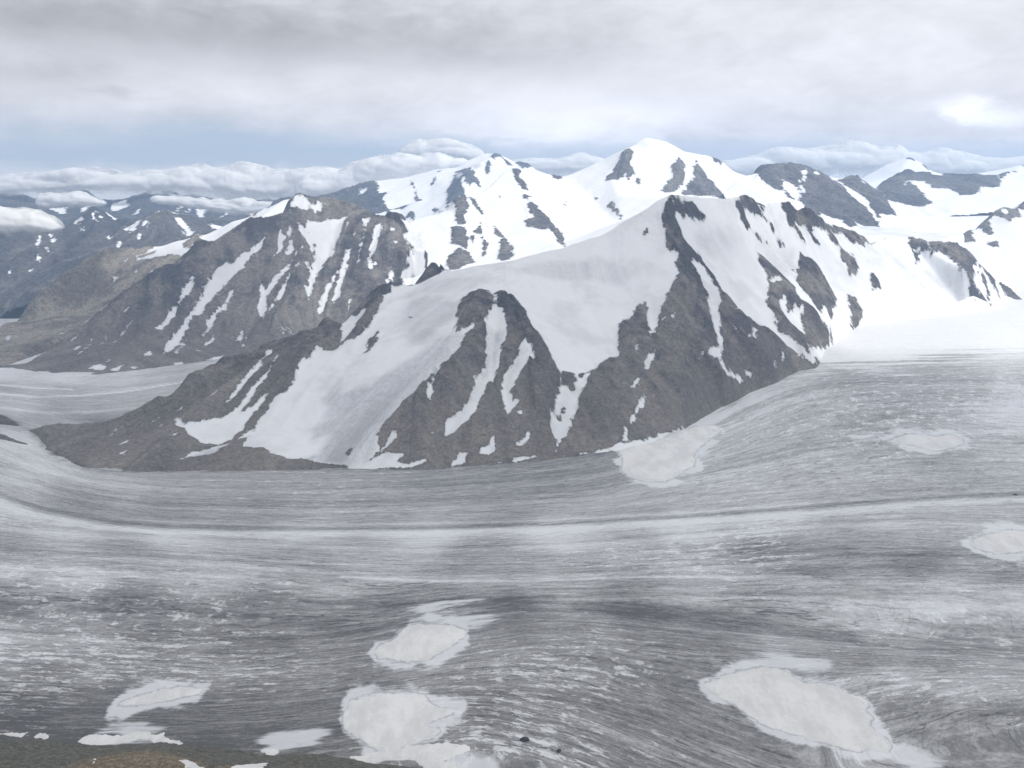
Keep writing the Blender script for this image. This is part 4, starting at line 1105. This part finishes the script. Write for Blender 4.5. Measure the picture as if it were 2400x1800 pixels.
def snow_lens(name, label, group, poly, zf, th=2.4):
    xs = np.array([p[0] for p in poly]); ys = np.array([p[1] for p in poly])
    cx, cy = xs.mean(), ys.mean()
    c = max(1.1, ys.mean() / 1024.0 * 0.8)
    m = 14
    X = np.arange(xs.min() - m, xs.max() + m, c); Y = np.arange(ys.min() - m * 1.5, ys.max() + m * 1.5, c * 1.3)
    gx, gy = np.meshgrid(X, Y)
    d = poly_sd(poly, gx, gy) + 7.0 * fbm(gx / 26, gy / 40, 4, 31) + 3.0 * perlin(gx / 7, gy / 11, 33)
    z0 = zf(gx, gy)
    z = z0 + np.where(d > 0, 0.45 + th * (1 - np.exp(-d / 16.0)), d * 0.5) + 0.3 * fbm(gx / 60, gy / 60, 3, 35) * (d > 0)
    k = (d > -4)
    keep = k[:-1, :-1] & k[1:, :-1] & k[:-1, 1:] & k[1:, 1:]
    org = np.array([cx, cy, float(zf(np.array([cx]), np.array([cy]))[0])])
    V = np.stack([gx.ravel(), gy.ravel(), z.ravel()], 1) - org
    o = mesh_obj(name, V, grid_quads(keep), M_LENS)
    o.location = org
    tag(o, label, 'snow patch', group)
    return o


for (lab_, s_), poly in zip(PATCHES, PATCH_XY):
    snow_lens('snow_patch', lab_, 'old snow lenses lying on the glacier', poly, zgd)


# ------------------------------------------------------------------ moraine slope under the camera
B = [gpt(*p, dz=-3.0) for p in pts("N:-1200,255 -400,255 0,262 60,285 140,290 200,288 320,300 400,318 520,325 700,322 850,318 970,322 1080,330 1200,342 1340,368 1480,372 1700,368 1830,380 1900,410 2050,425 2212,442 2350,520 2700,700")]
P3 = list(B); ED = [(k, k + 1) for k in range(len(B) - 1)]
P3 += [(x, y + 60, z - 45) for x, y, z in B]
LN = [at(*p) for p in pts("X:-800,1780,1225 -200,1790,1205 100,1797,1190 330,1757,1235 470,1792,1185 600,1800,1180 760,1812,1180 900,1840,1150 1100,1920,1040")]
i0 = len(P3); P3 += LN; ED += [(i0 + k, i0 + k + 1) for k in range(len(LN) - 1)]
P3 += [at(*p) for p in pts("X:-1100,2200,700 -200,2200,730 400,2200,740 800,2250,720 1200,2400,640 330,1820,1150 200,1900,1060 500,1900,1060")]
c = 2.5
X = np.arange(-1400, 260, c); Y = np.arange(560, 1560, c)
Zf = tin_grid(P3, ED, X, Y, -500.0)
dead = Zf < -499
gx, gy = np.meshgrid(X, Y)
Zf = np.where(blur(dead.astype(float), 2) > .001, Zf, blur(Zf, 3.0)) + 3.0 * fbm(gx / 45, gy / 45, 5, 201) + 0.6 * fbm(gx / 7, gy / 7, 3, 205, ridged=True)
hfm = HF(X, Y, Zf)


def debris_mat():
    m, t, out = new_mat('moraine_debris')
    geo = t.node('ShaderNodeNewGeometry'); pos = geo.outputs['Position']
    n1 = t.noise(pos, 0.012, 5, 0.6); n2 = t.noise(pos, 0.12, 5, 0.65); n3 = t.noise(pos, 0.6, 3, 0.6)
    br = t.attr('brown')
    c = t.mix(t.ss(n2, 0.35, 0.68), (0.092, 0.090, 0.070), (0.20, 0.188, 0.150))
    c = t.mix(t.ss(t.add(br, t.mul(t.sub(n1, .5), .8)), 0.35, 0.65), c, t.mix(t.ss(n2, .35, .65), (0.15, 0.122, 0.08), (0.28, 0.225, 0.155)))
    vd, _ = t.voro(pos, 0.35, 'F1')
    c = t.mix(1.0, c, t.mul(t.lin(n3, .3, .7, .45, 1.55), t.ss(vd, 0.1, 0.5, 1.45, 0.85)), 'MULTIPLY')
    principled(t, out, c, 0.95, bump(t, t.add(n2, t.mul(n3, .4)), 0.9, 3.0), 0.1)
    return m


q = lambda a: (a[:-1, :-1] | a[1:, :-1] | a[:-1, 1:] | a[1:, 1:])
bc = hfm.hit(330, 1790); bc2 = hfm.hit(520, 1800)
brown = np.maximum(np.exp(-((gx - bc[0]) / 95) ** 2 - ((gy - bc[1]) / 60) ** 2), 0.75 * np.exp(-((gx - bc2[0] - 15) / 30) ** 2 - ((gy - bc2[1]) / 25) ** 2))
o = mesh_obj('moraine_slope', np.stack([gx.ravel(), gy.ravel(), Zf.ravel()], 1), grid_quads(~q(dead)), debris_mat(), None, {'brown': brown.ravel()})
tag(o, 'dark olive moraine slope in the bottom left corner', 'slope', kind='structure')
for lab_, s_ in (("tiny snow spot on the brown moraine hump", "J:588,1632 612,1602 640,1600 622,1625"),
                 ("rounded snow spot right of the brown moraine hump", "J:1155,1608 1200,1603 1270,1630 1320,1665 1200,1655"),
                 ("snow sliver cut by the bottom edge on the moraine", "J:1485,1652 1600,1635 1735,1628 1690,1665 1500,1680")):
    snow_lens('snow_patch', lab_, 'snow spots on the moraine', [hfm.hit(*p) for p in densify(pts(s_), 12.0)], hfm.samp, 1.0)


# ------------------------------------------------------------------ boulders on the ice
def boulder_mat():
    m, t, out = new_mat('dark_boulder')
    geo = t.node('ShaderNodeNewGeometry')
    n = t.noise(geo.outputs['Position'], 0.9, 5, .6)
    principled(t, out, t.mix(n, (0.03, 0.03, 0.032), (0.10, 0.10, 0.10)), 0.9, bump(t, n, .8, .6), .1)
    return m


M_BOULDER = boulder_mat()
for k, (px_, py_, r_, lab_) in enumerate(((1229, 1735, 3.8, 'larger dark boulder on the dirty ice right of the snow wedge'), (1310, 1760, 2.3, 'smaller dark boulder on the dirty ice below the larger one'),
                                    
                                    (2380, 1160, 3.0, 'dark boulder on the medial moraine at the right edge'))):
    x_, y_, z_ = gpt(px_, py_)
    bpy.ops.mesh.primitive_ico_sphere_add(subdivisions=4, radius=1.0, location=(x_, y_, float(zgd(np.array([x_]), np.array([y_]))[0]) + r_ * 0.25))
    o = bpy.context.object
    o.name = 'boulder'
    o.data.name = 'boulder'
    co = np.empty(len(o.data.vertices) * 3); o.data.vertices.foreach_get('co', co); co = co.reshape(-1, 3)
    n_ = fbm(co[:, 0] * 1.3 + 5 * k, co[:, 1] * 1.3 + co[:, 2] * 1.7, 4, 300 + k, ridged=True)
    co *= (1 + 0.6 * n_)[:, None]
    co *= np.array([1.35, 1.0, 0.62]) * r_
    o.data.vertices.foreach_set('co', co.ravel()); o.data.update()
    o.rotation_euler = (0, 0, k * 1.1)
    o.data.materials.append(M_BOULDER)
    tag(o, lab_, 'boulder', 'boulders scattered on the ice')


# ------------------------------------------------------------------ snow basin and the low ground beyond
def snow_plain_mat():
    m, t, out = new_mat('basin_snow')
    geo = t.node('ShaderNodeNewGeometry'); pos = geo.outputs['Position']
    n = t.noise(t.scale(pos, (1 / 700, 1 / 1500, 0)), 1.0, 6, 0.6)
    n2 = t.noise(t.scale(pos, (1 / 60, 1 / 160, 0)), 1.0, 5, 0.6)
    c = t.mix(t.ss(t.add(n, t.mul(t.sub(n2, .5), .25)), 0.50, 0.68), (0.84, 0.85, 0.86), (0.66, 0.68, 0.71))
    principled(t, out, c, 0.9, bump(t, n, 0.5, 20.0), 0.1)
    return m


X = np.linspace(700, 9500, 300); Y = np.linspace(5460, 12500, 240)
gx, gy = np.meshgrid(X, Y)
Yb = np.interp(gx, [2380, 2480, 2640, 2800, 3050, 3340, 4000], [5590, 5900, 6120, 6280, 6420, 6640, 6900])
zb = 476 - np.maximum(0, Yb - gy) * 0.8 + (gy - 5600) * 0.036 + sstep(5600, 6800, gy) * (18 * perlin(gx / 1300, gy / 1500, 401) + 7 * fbm(gx / 380, gy / 420, 3, 403))
q = lambda a: (a[:-1, :-1] & a[1:, :-1] & a[:-1, 1:] & a[1:, 1:])
o = mesh_obj('snow_basin', np.stack([gx.ravel(), gy.ravel(), zb.ravel()], 1), grid_quads(~q(zb < 250)), snow_plain_mat())
tag(o, 'smooth white snow basin between the dark ridges at the right', 'snowfield', kind='structure')


def valley_mat():
    m, t, out = new_mat('valley_ground')
    geo = t.node('ShaderNodeNewGeometry'); pos = geo.outputs['Position']
    n = t.noise(t.scale(pos, (1 / 900, 1 / 500, 0)), 1.0, 7, 0.6)
    n2 = t.noise(t.scale(pos, (1 / 260, 1 / 60, 0)), 1.0, 4, 0.6)
    c = t.mix(t.ss(n, 0.35, 0.65), (0.085, 0.09, 0.075), (0.15, 0.15, 0.135))
    c = t.mix(t.mul(t.ss(t.add(n2, t.mul(t.sub(n, .5), .5)), 0.66, 0.72), 0.7), c, (0.6, 0.6, 0.6))
    principled(t, out, c, 0.95, bump(t, n, 0.6, 30.0), 0.1)
    return m


X = np.linspace(-45000, 45000, 220); Y = np.concatenate([np.linspace(-3000, 14000, 170), np.linspace(14400, 60000, 50)])
gx, gy = np.meshgrid(X, Y)
zb = -140 + 22 * fbm(gx / 2200, gy / 2200, 4, 411)
o = mesh_obj('valley_floor', np.stack([gx.ravel(), gy.ravel(), zb.ravel()], 1), grid_quads(np.ones((219, 219), bool)), valley_mat())
tag(o, 'grey-green valley floor beyond the spur at the far left', 'ground', kind='structure')
# ------------------------------------------------------------------ clouds
from mathutils import noise as mnoise


def vapour_mat():
    m, t, out = new_mat('cloud_vapour')
    geo = t.node('ShaderNodeNewGeometry'); pos = geo.outputs['Position']
    w = t.attr('wisp'); sc = 1.0
    n = t.noise(pos, 0.0042, 6, 0.62)
    n2 = t.noise(t.scale(pos, (1, 1, 1.6)), 0.018, 5, 0.62)
    a = t.add(w, t.add(t.mul(t.sub(n, .5), 2.0), t.mul(t.sub(n2, .5), 0.5)))
    a = t.ss(a, -0.2, 0.85)
    df = t.node('ShaderNodeBsdfDiffuse'); tl = t.node('ShaderNodeBsdfTranslucent'); tr = t.node('ShaderNodeBsdfTransparent')
    df.inputs[0].default_value = (.99, .99, .98, 1); tl.inputs[0].default_value = (.99, .99, .98, 1)
    t.l.new(bump(t, t.add(n, t.mul(n2, .5)), 0.12, 40.0), df.inputs['Normal'])
    mx = t.node('ShaderNodeMixShader'); mx.inputs[0].default_value = 0.35; t.l.new(df.outputs[0], mx.inputs[1]); t.l.new(tl.outputs[0], mx.inputs[2])
    m2 = t.node('ShaderNodeMixShader'); t.put(m2.inputs[0], a); t.l.new(tr.outputs[0], m2.inputs[1]); t.l.new(mx.outputs[0], m2.inputs[2])
    t.l.new(m2.outputs[0], out.inputs['Surface'])
    return m


M_VAPOUR = vapour_mat()


def cloud(name, label, spine, seed, group=None, ry=1.0, nv=72, step=3.0, billow=0.3, lift=0.0):
    """a long billowing cloud; spine = 'px,py_top,distance,...' with py_base as the 4th number"""
    P = densify(pts(spine), step, closed=False)
    C, Rz = [], []
    for p in P:
        x, y, z1 = at(p[0], p[1], p[2]); z0 = at(p[0], p[3], p[2])[2]
        C.append((x, y, (z0 + z1) / 2)); Rz.append((z1 - z0) / 2)
    C = np.array(C); Rz = np.array(Rz)
    n = len(C)
    u = np.linspace(0, 1, n)
    endf = np.sqrt(np.clip(1 - np.clip((np.abs(u - .5) * 2 - 0.86) / 0.14, 0, 1) ** 2, 0.0004, 1))
    ang = np.linspace(0, 2 * math.pi, nv, endpoint=False)
    ctr = C.mean(0)
    R0 = float(np.mean(Rz))
    V = np.zeros((n, nv, 3)); W = np.zeros((n, nv))
    for i in range(n):
        r = Rz[i] * endf[i]
        for k in range(nv):
            ca, sa = math.cos(ang[k]), math.sin(ang[k])
            q = Vector((C[i, 0] / (2.9 * R0), (C[i, 1] + ca * r * ry) / (2.0 * R0), (C[i, 2] + sa * r) / (1.4 * R0)))
            q = Vector((q.x + seed * 7.1, q.y + seed * 3.3, q.z))
            b = 0.0; amp = 1.0; f = 1.0
            for o_ in range(4):
                b += amp * (abs(mnoise.noise(q * f)) * 1.7 - 0.42); amp *= 0.36; f *= 2.15
            big = mnoise.noise(Vector((C[i, 0] / (4.5 * R0) + seed, 0.3 * seed, 0)))
            up = max(sa, 0.0)
            rr = r * (1 + billow * b * (0.5 + 0.7 * up) + 0.55 * big * up)
            zz = sa * rr if sa > 0 else sa * rr * 0.8
            V[i, k] = (C[i, 0] - ctr[0], C[i, 1] + ca * rr * ry - ctr[1], C[i, 2] + zz - ctr[2])
            W[i, k] = 0.95 + 0.55 * min(sa, 0.35) - 0.75 * max(0.0, sa - 0.55) / 0.45 - 0.55 * max(0.0, -sa) - 1.0 * (1 - endf[i])
    idx = np.arange(n * nv).reshape(n, nv)
    nx = np.roll(idx, -1, 1)
    Q = np.stack([idx[:-1], nx[:-1], nx[1:], idx[1:]], -1).reshape(-1, 4)
    caps = [idx[0][::-1], idx[-1]]
    o = mesh_obj(name, V.reshape(-1, 3), Q, M_VAPOUR, None, {'wisp': W.ravel()})
    o.location = ctr
    tag(o, label, 'cloud', group)
    return o


CL = 'low white clouds around the far peaks'
cloud('cloud', 'long white cloud bank lying over the far blue peaks at the left',
      "X:-420,425,12700,485 -150,420,12700,485 0,416,12800,470 80,408,12800,466 200,398,12800,464 330,388,12800,470 430,384,12800,476 560,388,12800,492 680,402,12800,492 790,404,12700,480 900,395,12600,450", 1.3, CL, 1.5)
cloud('cloud', 'white billowing cloud wrapped round the left shoulder of the distant icy peak',
      "X:690,415,12300,490 760,402,12300,482 830,384,12300,470 900,364,12200,446 970,352,12100,425 1030,356,12000,412 1075,368,12000,404 1110,378,12000,398", 2.7, CL, 1.2)
cloud('cloud', 'thin pale cloud puff rising behind the distant icy peak', "X:930,345,16500,385 985,328,16500,385 1040,325,16500,385 1090,333,16500,390 1140,350,16500,390", 8.4, CL, 1.3, billow=0.26)
cloud('cloud', 'small grey-white cloud floating in front of the dark mountains at the left edge',
      "X:-260,500,7000,560 -120,492,7000,560 0,486,7000,558 50,486,7000,556 90,492,7000,554 120,505,7000,552 150,522,7000,548", 3.9, None, 1.6, billow=0.2)
cloud('cloud', 'small wisp of cloud crossing a blue peak at the far left', "X:85,458,11300,492 130,452,11300,494 180,449,11300,492 215,458,11300,486 250,470,11300,484", 5.2, CL, 1.2)
cloud('cloud', 'low wisp of cloud hanging right of the far left blue peaks', "X:350,455,11300,482 420,460,11300,486 480,462,11300,500 540,466,11300,512 600,470,11300,508 660,476,11300,500", 6.6, CL, 1.2)
cloud('cloud', 'flat white cloud bank behind the dark rock ridge at the right',
      "X:1640,375,18500,430 1720,366,18500,430 1800,355,18500,430 1900,346,18500,430 1990,342,18500,430 2060,332,18500,430 2110,332,18500,430 2150,348,18500,430 2250,360,18500,430 2400,362,18500,430 2600,368,18500,430", 4.1, CL, 1.0)
cloud('cloud', 'pale cloud behind the saddle left of the highest summit', "X:1140,384,19000,425 1200,374,19000,430 1270,362,19000,430 1330,356,19000,430 1390,362,19000,430 1450,366,19000,430 1520,372,19000,430", 7.7, CL, 1.0)

# the thick cloud overhead that keeps the near glacier in shade while the far peaks are in the sun
SUN_EL, SUN_AZ = math.radians(44), math.radians(112)      # azimuth from +Y (ahead) towards +X (right): behind the right shoulder
SD = Vector((math.sin(SUN_AZ) * math.cos(SUN_EL), math.cos(SUN_AZ) * math.cos(SUN_EL), math.sin(SUN_EL)))


def overhead_cloud():
    zc = 3000.0
    shade = [(-6500, -600), (-6500, 7000), (-3000, 6900), (-1500, 6650), (-760, 6050), (-420, 5300), (500, 5250), (1250, 5600), (2000, 5850), (2150, 5500), (1980, 4950), (1650, 4520), (1750, 4330), (2250, 4320), (3200, 4250), (5200, 4100), (5200, -600)]
    k = (zc - 400.0) / SD.z
    poly = [(x + SD.x * k, y + SD.y * k) for x, y in shade]
    c = 130.0
    xs = [p[0] for p in poly]; ys = [p[1] for p in poly]
    X = np.arange(min(xs) - 600, max(xs) + 600, c); Y = np.arange(min(ys) - 600, max(ys) + 600, c)
    gx, gy = np.meshgrid(X, Y)
    d = poly_sd(poly, gx, gy) + 260 * fbm(gx / 900, gy / 900, 4, 501)
    th = np.clip(d, -1, 400) / 400.0
    top = zc + 420 * np.sqrt(np.clip(th, 0, 1)) * (1 + .5 * fbm(gx / 700, gy / 700, 4, 503)) + 2
    bot = zc - 160 * np.sqrt(np.clip(th, 0, 1)) * (1 + .6 * fbm(gx / 600, gy / 600, 4, 505)) - 2
    k = d > 0
    keep = k[:-1, :-1] & k[1:, :-1] & k[:-1, 1:] & k[1:, 1:]
    q1 = grid_quads(keep)
    n = gx.size
    V = np.concatenate([np.stack([gx.ravel(), gy.ravel(), top.ravel()], 1), np.stack([gx.ravel(), gy.ravel(), bot.ravel()], 1)])
    # close the sides
    from collections import Counter
    ec = {}
    for f in q1:
        for a, b in zip(f, np.roll(f, -1)):
            if (b, a) in ec: ec.pop((b, a))
            else: ec[(a, b)] = 1
    side = np.array([[b, a, a + n, b + n] for a, b in ec])
    Q = np.concatenate([q1, q1[:, ::-1] + n, side])
    m, t, out = new_mat('overhead_cloud')
    geo = t.node('ShaderNodeNewGeometry')
    nz = t.noise(geo.outputs['Position'], 0.0012, 5, 0.6)
    tr = t.node('ShaderNodeBsdfTransparent'); df = t.node('ShaderNodeBsdfDiffuse'); tl = t.node('ShaderNodeBsdfTranslucent')
    df.inputs[0].default_value = (.9, .9, .9, 1); tl.inputs[0].default_value = (.93, .93, .93, 1)
    mx = t.node('ShaderNodeMixShader'); mx.inputs[0].default_value = 0.6; t.l.new(df.outputs[0], mx.inputs[1]); t.l.new(tl.outputs[0], mx.inputs[2])
    m2 = t.node('ShaderNodeMixShader'); t.put(m2.inputs[0], t.mul(t.lin(nz, .3, .7, .52, .70), t.attr('cover'))); t.l.new(tr.outputs[0], m2.inputs[1]); t.l.new(mx.outputs[0], m2.inputs[2])
    t.l.new(m2.outputs[0], out.inputs['Surface'])
    op = sstep(0, 900, d).ravel()
    o = mesh_obj('cloud', V, Q, m, None, {'cover': np.concatenate([op, op])})
    tag(o, 'broad grey cloud overhead that shades the near glacier', 'cloud')
    return o


overhead_cloud()

# ------------------------------------------------------------------ sun
sl = bpy.data.lights.new('sun', 'SUN'); sl.energy = 3.4; sl.angle = math.radians(0.6); sl.color = (1.0, 0.97, 0.92)
so = bpy.data.objects.new('sun', sl); col.objects.link(so)
so.rotation_euler = (-SD).to_track_quat('-Z', 'Y').to_euler()
so.location = (3000, -3000, 6000)

# ------------------------------------------------------------------ sky: Nishita blue, with layered cloud
w = bpy.data.worlds.new("World"); scene.world = w
w.use_nodes = True
w.node_tree.nodes.clear()
t = NT(w.node_tree)
wout = t.node('ShaderNodeOutputWorld'); bg = t.node('ShaderNodeBackground')
sk = t.node('ShaderNodeTexSky', sky_type='NISHITA'); sk.sun_disc = False; sk.sun_elevation = SUN_EL; sk.sun_rotation = SUN_AZ; sk.altitude = 3500; sk.dust_density = 1.5
tc = t.node('ShaderNodeTexCoord'); sp = t.node('ShaderNodeSeparateXYZ'); t.l.new(tc.outputs['Generated'], sp.inputs[0])
EL = t.m('MULTIPLY', t.m('ARCSINE', sp.outputs[2]), 180 / math.pi)
AZ = t.m('MULTIPLY', t.m('ARCTAN2', sp.outputs[0], sp.outputs[1]), 180 / math.pi)
cv = t.node('ShaderNodeCombineXYZ'); t.put(cv.inputs[0], AZ); t.put(cv.inputs[1], t.mul(EL, 2.2))
n1 = t.noise(cv.outputs[0], 0.16, 6, 0.58, 0.3)
n2 = t.noise(cv.outputs[0], 0.45, 6, 0.6, 0.4)
cv2 = t.node('ShaderNodeCombineXYZ'); t.put(cv2.inputs[0], t.mul(AZ, 0.35)); t.put(cv2.inputs[1], t.mul(EL, 2.6))
n3 = t.noise(cv2.outputs[0], 0.35, 5, 0.55)


def ae(px, py):
    sx, sz = ray(px, py)
    return math.degrees(math.atan(sx)), math.degrees(math.atan(sz / math.sqrt(1 + sx * sx)))


WX = t.add(AZ, t.mul(t.sub(n2, .5), 3.2)); WY = t.add(EL, t.mul(t.sub(n2, .5), 1.5))


def blob(px, py, rx, ry):
    a, e = ae(px, py)
    dx = t.m('DIVIDE', t.sub(WX, a), rx / 43.0); dy = t.m('DIVIDE', t.sub(WY, e), ry / 43.0)
    return t.m('EXPONENT', t.mul(t.add(t.mul(dx, dx), t.mul(dy, dy)), -1.0))


def total(bs):
    s = None
    for (px, py, rx, ry, a) in bs:
        b = t.mul(blob(px, py, rx, ry), a)
        s = b if s is None else t.add(s, b)
    return s


# cover: how much cloud hides the blue
el2 = t.add(EL, t.add(t.mul(t.sub(n1, .5), 3.0), t.mul(t.sub(n3, .5), 2.2)))
cover = t.ss(el2, 1.0, 4.0)
cover = t.add(cover, total([(1230, 300, 210, 60, .7), (1500, 275, 150, 40, .8), (2330, 275, 110, 45, .8), (2250, 240, 60, 30, .4), (900, 220, 220, 60, .3), (2050, 300, 560, 120, .50), (500, 340, 330, 40, -.35), (1100, 340, 120, 25, -.2)]))
low = t.ss(t.add(EL, t.add(t.mul(t.sub(n2, .5), 1.5), t.mul(t.sub(n1, .5), .8))), 1.25, 0.55)
cover = t.m('MULTIPLY', t.m('MAXIMUM', cover, t.mul(low, 0.9)), 1.0, clamp=True)
# brightness of the cloud: pale belly low down, darker sheet above and to the left
br = t.add(0.78, t.mul(t.sub(n1, .5), 0.36))
br = t.add(br, t.mul(t.sub(n2, .5), 0.22))
br = t.add(br, total([(300, 60, 900, 90, -.19), (0, 10, 700, 60, -.10), (900, 110, 420, 70, -.10), (1300, 150, 500, 60, -.05), (60, 165, 230, 28, -.13), (270, 218, 75, 11, -.15), (300, 150, 280, 50, .05), (500, 215, 420, 50, .06),
                      (1230, 300, 220, 50, .14), (1500, 275, 160, 34, .20), (1320, 320, 90, 30, .12), (1350, 230, 250, 60, .09), (2350, 280, 75, 26, .26), (2255, 250, 45, 24, .24), (2290, 262, 60, 22, .16), (2200, 60, 600, 200, .10), (1250, 230, 420, 90, .10), (1000, 190, 90, 40, .06), (750, 170, 120, 35, .07), (1150, 330, 400, 40, .06), (1900, 160, 420, 80, .06), (850, 160, 160, 60, .06)]))
br = t.add(br, t.mul(low, 0.10))
br = t.m('MULTIPLY', br, t.ss(EL, 40, 9, 0.92, 1.0))
cc = t.node('ShaderNodeCombineColor')
t.put(cc.inputs[0], t.mul(br, 0.985)); t.put(cc.inputs[1], t.mul(br, 0.995)); t.put(cc.inputs[2], t.mul(br, 1.055))
sv = t.mix(1.0, sk.outputs[0], (0.095, 0.095, 0.095), 'MULTIPLY')
# thin high veil over the blue
veil = t.mix(0.70, sv, (0.53, 0.60, 0.735))
final = t.mix(cover, veil, cc.outputs[0])
t.l.new(final, bg.inputs[0]); bg.inputs[1].default_value = 1.0
t.l.new(bg.outputs[0], wout.inputs[0])

# ------------------------------------------------------------------ air
def haze(y1):
    import bmesh
    x0, x1, y0, z0, z1 = -9000.0, 9800.0, -1200.0, -190.0, 1290.0
    V = np.array([[x, y, z] for z in (z0, z1) for y in (y0, y1) for x in (x0, x1)])
    Q = np.array([[0, 2, 3, 1], [4, 5, 7, 6], [0, 1, 5, 4], [2, 6, 7, 3], [0, 4, 6, 2], [1, 3, 7, 5]])
    m, t, out = new_mat('thin_air')
    v = t.node('ShaderNodeVolumePrincipled')
    v.inputs['Color'].default_value = (0.52, 0.71, 1.0, 1)
    v.inputs['Density'].default_value = 4.6e-5
    v.inputs['Anisotropy'].default_value = 0.1
    t.l.new(v.outputs[0], out.inputs['Volume'])
    o = mesh_obj('haze', V, Q, m)
    tag(o, 'thin blue mountain haze filling the valley', 'haze', kind='stuff')


if USE_HAZE:
    haze(15800.0)

# ------------------------------------------------------------------ camera and output
cd = bpy.data.cameras.new('camera'); co_ = bpy.data.objects.new('camera', cd); col.objects.link(co_)
cd.sensor_width = 36.0; cd.lens = 36.0; cd.clip_start = 1.0; cd.clip_end = 120000.0
co_.location = (0, 0, CAM_Z)
co_.rotation_euler = (math.pi / 2 - TH, 0, 0)
scene.camera = co_
scene.render.engine = 'CYCLES'
scene.view_settings.view_transform = 'Standard'
scene.view_settings.look = 'None'
scene.view_settings.exposure = EXPOSURE
scene.view_settings.gamma = 1.0
cy = scene.cycles
cy.use_denoising = True
cy.max_bounces = 8; cy.diffuse_bounces = 3; cy.glossy_bounces = 2; cy.transmission_bounces = 4; cy.transparent_max_bounces = 12; cy.volume_bounces = 2
cy.sample_clamp_indirect = 6.0
